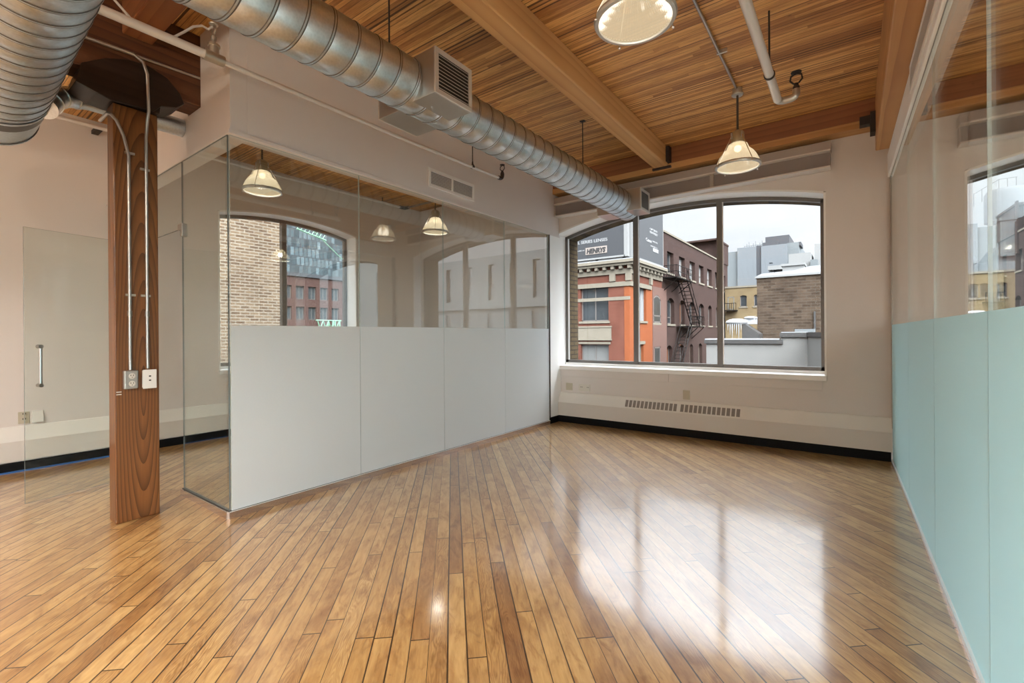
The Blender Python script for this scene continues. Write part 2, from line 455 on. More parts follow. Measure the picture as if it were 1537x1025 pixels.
def brick(name, c1, c2, mortar, axis='x', bw=.22, bh=.075, mort=.012, var=.5):
    t = NT(name); co = t.obj(); x, y, z = t.sep(co)
    v = t.comb(t.math('ADD', x, y), z, 0)
    b = t.n('ShaderNodeTexBrick'); t.l(v, b.inputs['Vector'])
    b.inputs['Color1'].default_value = (*c1, 1); b.inputs['Color2'].default_value = (*c2, 1); b.inputs['Mortar'].default_value = (*mortar, 1)
    b.inputs['Scale'].default_value = 1; b.inputs['Mortar Size'].default_value = mort; b.inputs['Brick Width'].default_value = bw; b.inputs['Row Height'].default_value = bh
    b.inputs['Bias'].default_value = 0
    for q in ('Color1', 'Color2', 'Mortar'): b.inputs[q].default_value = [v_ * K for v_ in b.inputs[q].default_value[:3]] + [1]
    nz = t.noise(co, 1.2, 5, .65)
    c = t.mix(t.mr(nz, .4, .75, 0, var), b.outputs['Color'], t.mix(1, b.outputs['Color'], (.5, .46, .45, 1), 'MULTIPLY'))
    t.prin(c, .85, 0, None if K < 1 else t.bump(b.outputs['Fac'], -.3, .01), Specular_IOR_Level=.08)
    return t.mat
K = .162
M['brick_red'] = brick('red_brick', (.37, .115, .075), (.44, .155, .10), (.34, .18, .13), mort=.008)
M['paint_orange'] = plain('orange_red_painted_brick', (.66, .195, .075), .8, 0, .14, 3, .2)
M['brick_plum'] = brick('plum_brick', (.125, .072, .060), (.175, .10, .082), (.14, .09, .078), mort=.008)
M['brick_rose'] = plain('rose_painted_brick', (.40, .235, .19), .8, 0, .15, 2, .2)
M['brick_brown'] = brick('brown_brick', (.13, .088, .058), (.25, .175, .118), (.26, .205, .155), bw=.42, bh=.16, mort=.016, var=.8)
K = 1.0
M['brick_tan'] = brick('tan_brown_brick', (.058, .036, .023), (.105, .072, .046), (.15, .125, .098), mort=.012)
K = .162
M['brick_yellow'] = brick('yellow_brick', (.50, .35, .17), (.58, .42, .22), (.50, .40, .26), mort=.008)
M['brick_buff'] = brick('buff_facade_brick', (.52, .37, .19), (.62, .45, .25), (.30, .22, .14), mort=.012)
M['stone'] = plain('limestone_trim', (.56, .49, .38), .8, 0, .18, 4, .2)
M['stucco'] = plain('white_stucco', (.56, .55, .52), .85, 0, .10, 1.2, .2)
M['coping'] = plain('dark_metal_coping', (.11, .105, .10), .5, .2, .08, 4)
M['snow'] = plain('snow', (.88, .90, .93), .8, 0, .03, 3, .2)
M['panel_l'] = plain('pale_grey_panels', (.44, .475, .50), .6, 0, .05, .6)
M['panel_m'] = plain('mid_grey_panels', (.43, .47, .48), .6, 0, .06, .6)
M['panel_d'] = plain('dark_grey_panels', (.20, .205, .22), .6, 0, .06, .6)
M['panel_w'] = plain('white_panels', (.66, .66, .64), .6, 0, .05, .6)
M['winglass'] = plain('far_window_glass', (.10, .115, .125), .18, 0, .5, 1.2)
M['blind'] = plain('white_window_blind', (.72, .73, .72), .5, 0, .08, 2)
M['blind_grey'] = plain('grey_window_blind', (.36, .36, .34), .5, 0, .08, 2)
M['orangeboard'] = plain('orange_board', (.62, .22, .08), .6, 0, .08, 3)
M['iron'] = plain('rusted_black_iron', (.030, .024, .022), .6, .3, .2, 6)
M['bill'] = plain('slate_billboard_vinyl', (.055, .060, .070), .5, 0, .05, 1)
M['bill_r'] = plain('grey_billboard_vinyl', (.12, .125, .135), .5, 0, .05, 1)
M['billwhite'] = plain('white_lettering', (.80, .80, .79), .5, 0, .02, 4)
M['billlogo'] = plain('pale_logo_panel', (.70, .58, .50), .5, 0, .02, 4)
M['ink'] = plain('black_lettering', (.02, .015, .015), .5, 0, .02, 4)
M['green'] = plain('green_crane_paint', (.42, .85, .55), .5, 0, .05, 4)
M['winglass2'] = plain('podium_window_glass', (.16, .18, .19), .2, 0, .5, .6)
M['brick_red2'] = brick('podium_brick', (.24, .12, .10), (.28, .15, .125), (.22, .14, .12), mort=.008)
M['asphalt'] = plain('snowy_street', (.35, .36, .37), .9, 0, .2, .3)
K = 1.0

# ------------------------------------------------------------------ dimensions
ZC = 3.92                       # ceiling
XLW, XRW = -7.1, 4.9            # outer side walls
YF, YB = 6.5, -4.2              # window wall, rear wall
XG0, XG1 = -3.862, -3.824       # glass run at y 1.573 and y 6.149
def gxr(y): return .345 + (6.42 - y) * .0183

# ------------------------------------------------------------------ the setting
MB().box(XLW, XRW, YB, YF, -.12, 0).build('floor', M['floor'], kind='structure', label='honey coloured maple strip floor laid diagonally', cat='floor')
MB().box(XLW - .5, XRW + .3, YB - .3, YF + .7, ZC, ZC + .2).build('ceiling', M['ceiling'], kind='structure', label='orange wooden plank ceiling of narrow strips', cat='ceiling')

WIN = (-3.87, -.267, .895, 3.02, .24)
WIN2 = (.955, 4.56, .895, 3.02, .24)
mpY = lambda u, t, z: (u, t, z)
mpX = lambda u, t, z: (t, u, z)
def grow(w, g): return (w[0] - g, w[1] + g, w[2] - g, w[3] + g, w[4])
wm = MB(); arch_wall(wm, mpY, XLW, XRW, -.12, ZC, YF, YF + .33, [grow(WIN, .02), grow(WIN2, .02)])
wm.build('wall_far', M['paint'], kind='structure', label='warm grey painted wall around the big arched window', cat='wall')
wm = MB(); arch_wall(wm, mpY, XLW - .3, XRW, -10, ZC + .2, YF + .34, YF + .70, [grow(WIN, .0), grow(WIN2, .0)])
wm.build('wall_facade', M['brick_buff'], kind='structure', label='yellow brick outer face of the window wall', cat='wall')

WINL = (2.775, 4.97, .93, 3.14, .125)
WINB = (-.9, 1.0, .93, 3.14, .125)
wm = MB(); arch_wall(wm, mpX, YB, YF + .33, -.12, ZC, XLW - .34, XLW, [grow(WINL, .02)])
wm.build('wall_left', M['paint'], kind='structure', label='pale grey painted wall of the side room', cat='wall')
wm = MB(); arch_wall(wm, mpX, YB, YF + .33, -.12, ZC, XRW, XRW + .3, [(-3.6, .2, .5, 3.3, .2)])
wm.build('wall_right', M['paint'], kind='structure', label='painted side wall of the neighbouring room', cat='wall')
wm = MB(); arch_wall(wm, mpY, XLW, XRW, -.12, ZC, YB - .3, YB, [(.8, 4.6, .5, 3.3, .2)])
wm.build('wall_back', M['paint'], kind='structure', label='painted rear wall with an added opening behind the camera to let in light', cat='wall')

def lining(name, w, mp, t0, t1, label):
    """white plastered reveal around an arched opening"""
    ua, ub, za, zs, rise = w; g = .0195; mb = MB(); n = 32
    def blk(a, b, c, d):  # corners (u,z) a-b inner, d-c outer
        mb.hexa([mp(a[0], t0, a[1]), mp(b[0], t0, b[1]), mp(b[0], t1, b[1]), mp(a[0], t1, a[1]),
                 mp(d[0], t0, d[1]), mp(c[0], t0, c[1]), mp(c[0], t1, c[1]), mp(d[0], t1, d[1])])
    for i in range(n):
        a = ua + (ub - ua) * i / n; b = ua + (ub - ua) * (i + 1) / n
        blk((a, archz(a, ua, ub, zs, rise)), (b, archz(b, ua, ub, zs, rise)), (b, archz(b, ua - g, ub + g, zs + g, rise)), (a, archz(a, ua - g, ub + g, zs + g, rise)))
    for (a, b) in ((ua - g, ua), (ub, ub + g)):
        blk((a, za), (b, za), (b, zs + g * .6), (a, zs + g * .6))
    return mb.build(name, M['white'], kind='structure', label=label, cat='trim')
lining('trim_1', WIN, mpY, YF - .004, YF + .33, 'white plastered arch reveal of the main window')
lining('trim_2', WIN2, mpY, YF - .004, YF + .33, 'white plastered arch reveal of the window beyond the aqua glass')
lining('trim_3', WINL, mpX, XLW + .004, XLW - .34, 'white plastered arch reveal of the side room window')

def window(name, w, mp, tf, fw, mulls, label, loc, sill):
    ua, ub, za, zs, rise = w; za = za + .035
    root = empty(name, loc, label, 'window', kind='structure')
    sgn = 1 if tf > 0 else -1
    t0, t1 = tf - .03, tf + .03
    fr = MB(); n = 36
    def blk(mb, a, b, c, d, q0=t0, q1=t1):
        mb.hexa([mp(a[0], q0, a[1]), mp(b[0], q0, b[1]), mp(b[0], q1, b[1]), mp(a[0], q1, a[1]),
                 mp(d[0], q0, d[1]), mp(c[0], q0, c[1]), mp(c[0], q1, c[1]), mp(d[0], q1, d[1])])
    for i in range(n):
        a = ua + (ub - ua) * i / n; b = ua + (ub - ua) * (i + 1) / n
        A, B = archz(a, ua, ub, zs, rise), archz(b, ua, ub, zs, rise)
        blk(fr, (a, A - fw), (b, B - fw), (b, B), (a, A))
    blk(fr, (ua, za), (ua + fw, za), (ua + fw, zs - .01), (ua, zs - .01))
    blk(fr, (ub - fw, za), (ub, za), (ub, zs - .01), (ub - fw, zs - .01))
    blk(fr, (ua, za), (ub, za), (ub, za + fw), (ua, za + fw))
    fr.build('frame', M['frame'], root)
    cuts = [ua + fw] + mulls + [ub - fw]
    for m in mulls:
        mb = MB(); z = archz(m, ua, ub, zs, rise) - fw * .5
        blk(mb, (m - .035, za + .01), (m + .035, za + .01), (m + .035, z), (m - .035, z), tf - .04, tf + .04)
        mb.build('mullion', M['frame'], root)
    for i in range(len(cuts) - 1):
        a, b = cuts[i] + (.03 if i else 0), cuts[i + 1] - (.03 if i < len(cuts) - 2 else 0)
        pn = MB(); k = 8
        for j in range(k):
            p = a + (b - a) * j / k; q = a + (b - a) * (j + 1) / k
            P_, Q_ = archz(p, ua, ub, zs, rise) - fw, archz(q, ua, ub, zs, rise) - fw
            vs = [mp(p, tf, za + fw), mp(q, tf, za + fw), mp(q, tf, Q_), mp(p, tf, P_)]
            pn.add(vs, [(0, 1, 2, 3)])
        pn.build('pane', M['pane'], root)
        # white inner glazing bead along one side of each light
        bd = MB(); z = min(archz(a, ua, ub, zs, rise), archz(a + .02, ua, ub, zs, rise)) - fw
        blk(bd, (a + .0, za + fw), (a + .018, za + fw), (a + .018, z), (a + .0, z), tf - sgn * .028, tf - sgn * .012)
        bd.build('glazing_bead', M['silver'], root)
    sb = MB(); s0, s1 = sill
    blk(sb, (ua - .02, w[2] - .06), (ub + .02, w[2] - .06), (ub + .02, w[2]), (ua - .02, w[2]), s0, s1)
    blk(sb, (ua, w[2]), (ub, w[2]), (ub, za), (ua, za), tf - sgn * .03 - sgn * .02, tf + sgn * .03)
    sb.build('sill', M['white'], root, bevel=.004)
    return root
window('window_1', WIN, mpY, 6.80, .045, [-2.65, -1.46], 'large arched three-light window overlooking the street', (-2.07, 6.8, .9), (YF - .035, YF + .33))
window('window_2', WIN2, mpY, 6.80, .045, [2.16, 3.36], 'arched window of the room beyond the aqua glass', (2.76, 6.8, .9), (YF - .035, YF + .33))
window('window_3', WINL, mpX, -7.40, .05, [3.82], 'arched two-light window of the side room', (-7.4, 3.87, .93), (XLW + .035, XLW - .34))
window('added_rear_window', (.8, 4.6, .5, 3.3, .2), mpY, YB - .16, .05, [2.1, 3.35], 'added unseen arched rear window letting light into the neighbouring room', (2.7, YB - .15, .5), (YB + .03, YB - .3))  # unseen rear window, added to bring light in
window('added_side_window', (-3.6, .2, .5, 3.3, .2), mpX, XRW + .16, .05, [-2.3, -1.1], 'added unseen arched side window lighting the neighbouring room near the rear', (XRW + .15, -1.7, .5), (XRW - .03, XRW + .3))  # unseen side window, added as a daylight source
# apron panel below the main window
ap = MB().box(-3.90, -2.075, YF - .012, YF, .722, .835).box(-2.07, -.29, YF - .012, YF, .722, .835)
ap.build('trim_4', M['paint'], kind='structure', label='flat apron panel below the main window sill', cat='trim', bevel=.003)

# black vinyl base along the walls
MB().box(-3.83, gxr(6.42) - .02, 6.42, 6.46, 0, .105).build('baseboard_far', M['black'], kind='structure', label='black toe base under the heater cover', cat='baseboard')
MB().box(XLW, -7.045, YB, 6.44, 0, .09).build('baseboard_left', M['black'], kind='structure', label='black base along the side room wall', cat='baseboard')
MB().box(-7.043, -7.012, -1.5, 1.56, 0, .012).build('tape_strip', plain('blue_masking_tape', (.03, .12, .35), .6), loc=(-7.03, 0, 0), label='strip of blue masking tape along the black base behind the open glass door', cat='tape')
MB().box(XLW + .06, -3.95, 6.42, 6.46, 0, .1).build('baseboard_side', M['black'], kind='structure', label='black base under the side room heater cover', cat='baseboard')

# walls above the glass
hw = MB().box(-3.96, -3.83, 1.70, YF, 2.985, ZC).box(-3.955, -3.815, 1.715, YF, 2.955, 2.985)
hw.build('wall_inner_left', M['paint_cool'], kind='structure', label='painted bulkhead above the long glass partition', cat='wall', bevel=.004)
hw = MB().box(XLW, -4.655, 1.575, 1.70, 2.985, ZC).box(-4.655, -4.38, 1.575, 1.70, 2.985, 3.318).box(-4.38, -3.83, 1.575, 1.70, 2.985, ZC)
hw.box(XLW, -3.815, 1.56, 1.715, 2.955, 2.985)
hw.build('wall_inner_front', M['paint_cool'], kind='structure', label='painted bulkhead above the glass door', cat='wall')
st = MB().box(-3.90, -3.815, 6.17, YF, .1, 2.955)
st.build('wall_stub', M['white'], kind='structure', label='narrow white wall stub at the end of the glass run', cat='wall')
MB().box(-3.90, -3.812, 6.165, 6.42, 0, .1).build('baseboard_stub', M['black'], kind='structure', label='black base at the foot of the white wall stub', cat='baseboard')
# bulkhead over the right glass, under the right girder
def rhex(mb, y0, y1, o0, o1, z0, z1, mi=0):
    a, b = gxr(y0), gxr(y1)
    return mb.hexa([(a + o0, y0, z0), (a + o1, y0, z0), (b + o1, y1, z0), (b + o0, y1, z0),
                    (a + o0, y0, z1), (a + o1, y0, z1), (b + o1, y1, z1), (b + o0, y1, z1)], mi)
hr = MB(); rhex(hr, YB, YF, -.03, .105, 3.085, 3.335)
hr.build('wall_inner_right', M['white'], kind='structure', label='white bulkhead above the aqua glass partition', cat='wall', bevel=.005)

# ------------------------------------------------------------------ timber frame
def timber(name, mat, box, label, cat='beam', group=None, bevel=.012):
    x0, x1, y0, y1, z0, z1 = box
    return MB().box(*box).build(name, mat, loc=((x0 + x1) / 2, (y0 + y1) / 2, z0), label=label, cat=cat, group=group, bevel=bevel)
bw = empty('ceiling_beam', (.5, 6.4, 3.615), 'brown timber beam running along the top of the window wall', 'beam')
MB().box(-3.829, XRW, 6.31, YF, 3.70, ZC).build('timber', M['beam_x'], bw, bevel=.008)
MB().box(-3.829, XRW, 6.30, YF, 3.62, 3.699).build('lit_underside', M['beam_x_lit'], bw, label='lighter orange strip coloured as the lit underside of the beam', bevel=.006)  # separate strip whose lighter colour stands for the beam's lit underside
cb = empty('ceiling_beam', (-2.095, 3.8, 3.66), 'orange timber beam crossing the middle of the plank ceiling', 'beam')
MB().box(-2.19, -2.0, 1.25, 6.295, 3.66, ZC).build('timber', M['beam'], cb, bevel=.012)
hb = MB().box(-2.0, -1.955, 6.20, 6.298, 3.70, ZC - .02).box(-2.205, -1.955, 6.26, 6.299, 3.635, 3.66)
hb.build('beam_hanger', M['hanger'], cb, label='dark iron beam hanger')
gr = empty('girder', (.33, 1.0, 3.335), 'orange timber girder above the white bulkhead of the aqua glass', 'beam')
MB().box(.205, .455, YB, 6.298, 3.335, ZC).build('timber', M['girder_orange'], gr, bevel=.01)
MB().box(.07, .204, 6.20, 6.298, 3.61, 3.70).box(.16, .204, 6.16, 6.298, 3.50, 3.72).build('beam_hanger', M['hanger'], gr, label='dark iron bracket')
timber('girder', M['girder'], (-4.64, -4.39, YB, 1.9, 3.325, ZC - .001), 'dark timber girder resting on the bolster of the post')
timber('ceiling_beam', M['beam_x'], (-4.388, .203, 1.06, 1.248, 3.67, ZC), 'orange brown cross beam framed into the dark girder by the post')

# post
po = empty('timber_post', (-4.515, 1.155, 0), 'square brown fir post standing in front of the glass corner', 'post')
MB().box(-4.592, -4.435, 1.017, 1.292, 0, 3.155).build('shaft', M['post'], po, bevel=.008)
bp = [(.80, 3.20), (.83, 3.34), (.96, 3.435), (1.09, 3.485), (1.214, 3.497), (1.34, 3.455), (1.425, 3.37), (1.456, 3.295), (1.40, 3.245), (1.30, 3.215), (1.25, 3.155), (1.0, 3.137), (.91, 3.165)]
b1 = MB().prism(bp[::-1], -4.388, -4.372, 'x').prism([(.80, 3.20), (.83, 3.322), (1.456, 3.322), (1.456, 3.295), (1.40, 3.245), (1.30, 3.215), (1.292, 3.156), (1.0, 3.156), (.91, 3.165)][::-1], -4.66, -4.388, 'x')
b1.build('bolster', M['bolster'], po, label='blackened timber bolster', bevel=.004)
MB().box(-4.434, -4.431, 1.025, 1.055, .985, .991).box(-4.434, -4.431, 1.025, 1.055, .966, .972).build('staple', M['whiteplastic'], po, label='two pale cable staples')

# painted steel lintel over the main window and over the next one
def lintel(x0, x1, stiff, label):
    o = empty('steel_lintel', ((x0 + x1) / 2, 6.4, 3.26), label, 'steel beam')
    MB().box(x0, x1, 6.40, 6.495, 3.288, 3.455).build('web', M['steelpaint'], o)  # web colour darkened for the shade inside the channel
    MB().box(x0, x1, 6.345, 6.495, 3.270, 3.288).build('flange', M['paint'], o); MB().box(x0, x1, 6.335, 6.495, 3.455, 3.472).build('flange', M['paint'], o)  # flanges take a lighter colour for their lit edges
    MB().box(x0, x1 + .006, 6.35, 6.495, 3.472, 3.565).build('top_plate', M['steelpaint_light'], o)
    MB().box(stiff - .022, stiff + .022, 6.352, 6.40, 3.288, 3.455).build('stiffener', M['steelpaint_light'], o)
    return o
lintel(-3.828, -.195, -1.46, 'grey painted steel lintel above the main arched window')
lintel(.945, 4.85, 3.1, 'grey painted steel lintel seen through the aqua glass partition')

# ------------------------------------------------------------------ glass partitions
def panel(mb, p0, p1, z0, z1, th):
    d = Vector((p1[0] - p0[0], p1[1] - p0[1], 0)).normalized(); nrm = Vector((-d.y, d.x, 0)) * th / 2
    a, b = Vector((p0[0], p0[1], 0)), Vector((p1[0], p1[1], 0))
    q = [a - nrm, b - nrm, b + nrm, a + nrm]
    mb.hexa([(v.x, v.y, z0) for v in q] + [(v.x, v.y, z1) for v in q], 0, [1, 1, 0, 1, 0, 1])
    return mb
def film(mb, p0, p1, z0, z1, off, th=.0012):
    d = Vector((p1[0] - p0[0], p1[1] - p0[1], 0)).normalized(); n = Vector((-d.y, d.x, 0))
    a, b = Vector((p0[0], p0[1], 0)), Vector((p1[0], p1[1], 0))
    q = [a + n * off, b + n * off, b + n * (off + th), a + n * (off + th)]
    return mb.hexa([(v.x, v.y, z0) for v in q] + [(v.x, v.y, z1) for v in q])
def gxl(y): return XG0 + (XG1 - XG0) * (y - 1.573) / (6.149 - 1.573)
gp = empty('glass_partition', (-3.845, 3.86, 0), 'long clear glass partition with grey frosted lower half beside the side room', 'glass partition')
ys = [1.573, 2.734, 3.867, 5.031, 6.149]
for i in range(4):
    a, b = ys[i] + (.002 if i else .008), ys[i + 1] - .002
    pn = panel(MB(), (gxl(a), a), (gxl(b), b), .058, 2.954, .012).build('pane', [M['glass'], M['glass_edge']], gp)
    film(MB(), (gxl(a), a), (gxl(b), b), .060, 1.486, -.0075).build('frosted_film', M['frost'], pn, label='grey frosted film')
ch = MB(); a, b = 1.56, 6.15
ch.hexa([(gxl(a) - .03, a, 0), (gxl(a) + .022, a, 0), (gxl(b) + .022, b, 0), (gxl(b) - .03, b, 0)] + [(gxl(a) - .03, a, .052), (gxl(a) + .022, a, .052), (gxl(b) + .022, b, .052), (gxl(b) - .03, b, .052)])
ch.build('base_channel', M['channel'], gp)
ga = MB().hexa([(gxl(a) - .012, a, .052), (gxl(a) + .012, a, .052), (gxl(b) + .012, b, .052), (gxl(b) - .012, b, .052)] + [(gxl(a) - .012, a, .0575), (gxl(a) + .012, a, .0575), (gxl(b) + .012, b, .0575), (gxl(b) - .012, b, .0575)])
ga.build('gasket', M['dark'], gp)
sg_ = MB().hexa([(gxl(a) + .010, a, .0525), (gxl(a) + .0235, a, .0525), (gxl(b) + .0235, b, .0525), (gxl(b) + .010, b, .0525)] + [(gxl(a) + .010, a, .0565), (gxl(a) + .0235, a, .0565), (gxl(b) + .0235, b, .0565), (gxl(b) + .010, b, .0565)])
sg_.build('channel_edge', M['silver'], gp, label='bright channel edge')
MB().box(-3.85, -3.80, 6.151, 6.164, .1, 2.954).build('end_channel', M['darkmetal'], gp)

rp = empty('glass_partition', (-5.2, 1.573, 0), 'clear glass return panels around the door opening behind the post', 'glass partition')
panel(MB(), (-4.784, 1.573), (-3.870, 1.573), .058, 2.954, .012).build('side_panel', [M['glass_r'], M['glass_edge_dark']], rp)
panel(MB(), (-5.76, 1.573), (-4.788, 1.573), 2.36, 2.954, .012).build('transom', [M['glass_r'], M['glass_edge_dark']], rp)
panel(MB(), (-7.04, 1.573), (-5.80, 1.573), .058, 2.954, .012).build('side_panel', [M['glass_r'], M['glass_edge_dark']], rp)
MB().box(-4.80, -3.872, 1.548, 1.598, 0, .052).box(-7.04, -5.80, 1.548, 1.598, 0, .052).build('base_channel', M['channel'], rp)
MB().box(-4.80, -3.872, 1.562, 1.584, .052, .0575).box(-7.04, -5.80, 1.562, 1.584, .052, .0575).build('gasket', M['dark'], rp)
MB().box(-4.84, -4.74, 1.552, 1.594, 2.345, 2.40).box(-4.782, -4.735, 1.552, 1.594, 2.285, 2.345).build('patch_fitting', M['nickel'], rp, bevel=.003)

dr = empty('glass_door', (-5.76, 1.54, 0), 'frameless clear glass door standing open beside the post', 'door')
p0, p1 = (-5.765, 1.535), (-5.58, .69)
panel(MB(), p1, p0, .012, 2.33, .012).build('leaf', [M['glass_r'], M['glass_edge_dark']], dr)
dv = (Vector(p1) - Vector(p0)).normalized(); nv = Vector((-dv.y, dv.x))
def dpt(s, o, z): q = Vector(p0) + dv * s + nv * o; return (q.x, q.y, z)
hd = MB()
for sg in (1,):
    hd.tube([dpt(.78, .05 * sg, .985), dpt(.78, .05 * sg, 1.336)], .012, 14)
hd.build('pull_handle', M['chrome'], dr, smooth=True, label='chrome pull bar')
for z in (.995, 1.325):
    MB().tube([dpt(.78, .007, z), dpt(.78, .062, z)], .017, 14).build('handle_standoff', M['nickel'], dr, smooth=True)
for z0, z1 in ((.012, .07), (2.275, 2.332)):
    f = MB(); q = [dpt(-.01, -.016, 0), dpt(.16, -.016, 0), dpt(.16, .016, 0), dpt(-.01, .016, 0)]
    f.hexa([(v[0], v[1], z0) for v in q[::-1]] + [(v[0], v[1], z1) for v in q[::-1]])
    f.build('patch_fitting', M['brass'] if z0 > 1 else M['nickel'], dr, bevel=.003)

gq = empty('glass_partition', (.40, 2.0, 0), 'clear glass partition with aqua frosted lower half along the right side', 'glass partition')
yr = [6.42, 4.962, 3.702, 2.467, 1.23, 0.0, -1.3, -2.6, YB]
for i in range(len(yr) - 1):
    a, b = yr[i] - .002, yr[i + 1] + .002
    pn = panel(MB(), (gxr(a), a), (gxr(b), b), .028, 3.082, .012).build('pane', [M['glass_r'], M['glass_edge']], gq)
    film(MB(), (gxr(a), a), (gxr(b), b), .030, 1.476, -.0075).build('frosted_film', M['frost_r'], pn, label='aqua frosted film')
rc = MB(); rhex(rc, YB, 6.42, -.020, .02, 0, .026)
rc.build('base_channel', M['silver'], gq)
rc = MB(); rhex(rc, YB, 6.42, -.009, .009, 3.0825, 3.0845)
rc.build('top_gasket', M['nickel'], gq)
rc = MB(); rhex(rc, 6.422, 6.495, -.012, .012, .36, 3.08)
rc.build('end_channel', M['nickel'], gq)

# ------------------------------------------------------------------ ductwork
def spiral(mb, p0, p1, r, pitch, n=56):
    """spiral-seamed round duct from p0 to p1, seam faces in slot 1"""
    p0, p1 = Vector(p0), Vector(p1); L = (p1 - p0).length; d = (p1 - p0).normalized()
    up = Vector((0, 0, 1)); a = d.cross(up).normalized(); b = a.cross(d).normalized()
    prof = []
    k = -1
    while k * pitch < L + pitch:
        s = k * pitch
        prof += [(s, 0, 0), (s + pitch - .026, 0, 0), (s + pitch - .022, .0045, 1), (s + pitch - .013, .005, 0), (s + pitch - .007, .0045, 1), (s + pitch - .003, -.002, 1)]
        k += 1
    n0 = len(mb.v); cols = n + 1
    for (s, h, m) in prof:
        for j in range(cols):
            th = 2 * PI * j / n
            q = min(L, max(0, s + pitch * j / n))
            mb.v.append(tuple(p0 + d * q + (a * math.cos(th) + b * math.sin(th)) * (r + h)))
    for i in range(len(prof) - 1):
        for j in range(n):
            s0, s1 = prof[i][0] + pitch * j / n, prof[i + 1][0] + pitch * (j + 1) / n
            if s1 <= 0 or s0 >= L: continue
            mb.f.append([n0 + i * cols + j, n0 + i * cols + j + 1, n0 + (i + 1) * cols + j + 1, n0 + (i + 1) * cols + j])
            mb.m.append(prof[i + 1][2])
    return mb

def register(root, face, back, y0, y1, z0, z1, nl, name='register_box'):
    """sheet metal box whose louvred face looks along +x or -x"""
    sg = 1 if face > back else -1
    mb = MB().box(back, face - sg * .012, y0, y1, z0, z1)
    o = mb.build(name, M['sheet'], root, bevel=.003)
    f = .032; fr = MB(); xa, xb = face - sg * .012, face
    fr.box(xa, xb, y0, y1, z0, z0 + f).box(xa, xb, y0, y1, z1 - f, z1).box(xa, xb, y0, y0 + f, z0 + f, z1 - f).box(xa, xb, y1 - f, y1, z0 + f, z1 - f)
    fr.build('register_frame', M['sheet_dark'], o, bevel=.002)
    MB().box(xa - sg * .001, xa + sg * .002, y0 + f, y1 - f, z0 + f, z1 - f).build('register_back', M['dark'], o)
    lv = MB(); h = (z1 - z0 - 2 * f) / nl
    for i in range(nl):
        z = z0 + f + h * (i + .5)
        e = h * .30
        lv.hexa([(face - sg * .010, y0 + f, z + e * .2), (face - sg * .001, y0 + f, z - e), (face - sg * .001, y1 - f, z - e), (face - sg * .010, y1 - f, z + e * .2)] +
                [(face - sg * .010, y0 + f, z + e * .2 + .004), (face - sg * .001, y0 + f, z - e + .004), (face - sg * .001, y1 - f, z - e + .004), (face - sg * .010, y1 - f, z + e * .2 + .004)])
    lv.build('louvre', M['sheet_dark'], o)
    return o

DX, DZ, DR = -2.56, 3.19, .178
du = empty('spiral_duct', (DX, 3.4, DZ), 'galvanised round spiral duct with louvred boxes running towards the window', 'duct')
spiral(MB(), (DX, .6, DZ), (DX, 6.24, DZ), DR, .16).build('duct_body', [M['galv'], M['seam']], du, smooth=True)
cap = MB(); n = 40
vs = [(DX + (DR + .006) * math.cos(2 * PI * k / n), 6.235, DZ + (DR + .006) * math.sin(2 * PI * k / n)) for k in range(n)] + [(DX + (DR + .006) * math.cos(2 * PI * k / n), 6.265, DZ + (DR + .006) * math.sin(2 * PI * k / n)) for k in range(n)]
cap.add(vs, [list(range(n)), list(range(n, 2 * n))[::-1]] + [(k, n + k, n + (k + 1) % n, (k + 1) % n) for k in range(n)])
cap.build('end_cap', M['galv'], du, smooth=True)
register(du, -2.245, -2.50, 2.20, 2.57, 3.035, 3.345, 10)
register(du, -2.88, -2.62, 2.22, 2.60, 3.03, 3.33, 10)
register(du, -2.245, -2.50, 5.93, 6.27, 3.05, 3.335, 10)
register(du, -2.88, -2.62, 5.93, 6.27, 3.05, 3.335, 10)
for y in (2.07, 4.909):
    MB().tube([(DX, y, DZ + DR), (DX, y, ZC)], .006, 8).box(DX - .03, DX + .03, y - .02, y + .02, ZC - .008, ZC).build('hanger_rod', M['hanger'], du)

TY, TZ, TR = .45, 3.062, .25
tk = empty('trunk_duct', (-2.3, TY, TZ), 'wide galvanised spiral trunk duct hanging in front of the post', 'duct')
ty = lambda x: .375 + .04 * (-2.8 - x)
spiral(MB(), (.12, ty(.12), TZ), (-4.52, ty(-4.52), TZ), TR, .135, 64).build('duct_body', [M['galv'], M['seam']], tk, smooth=True)
el = MB()
def ringpts(c, d, r, n=48):
    d = Vector(d).normalized(); a = d.cross(Vector((0, 1, 0))).normalized(); b = a.cross(d)
    return [Vector(c) + (a * math.cos(2 * PI * k / n) + b * math.sin(2 * PI * k / n)) * r for k in range(n)]
D0 = (-1, .04, 0)
rings = [ringpts((-4.49, ty(-4.49), TZ), D0, TR + .006), ringpts((-4.53, ty(-4.53), TZ), D0, TR + .006), ringpts((-4.532, ty(-4.53), TZ), D0, TR + .001),
         ringpts((-4.68, ty(-4.68), TZ - .006), (-1, .04, -.05), TR), ringpts((-4.95, ty(-4.95) - .01, TZ - .022), (-1, .0, -.10), TR - .003), ringpts((-4.953, ty(-4.95) - .01, TZ - .0222), (-1, 0, -.10), TR + .005), ringpts((-4.975, ty(-4.95) - .01, TZ - .024), (-1, 0, -.10), TR + .005)]
n = 48
for i in range(len(rings) - 1):
    el.add(rings[i] + rings[i + 1], [(k, (k + 1) % n, n + (k + 1) % n, n + k) for k in range(n)], 1 if i in (2, 4) else 0)
el.add(rings[-1], [list(range(n))[::-1]])
el.build('end_elbow', [M['galv'], M['seam']], tk, smooth=True)

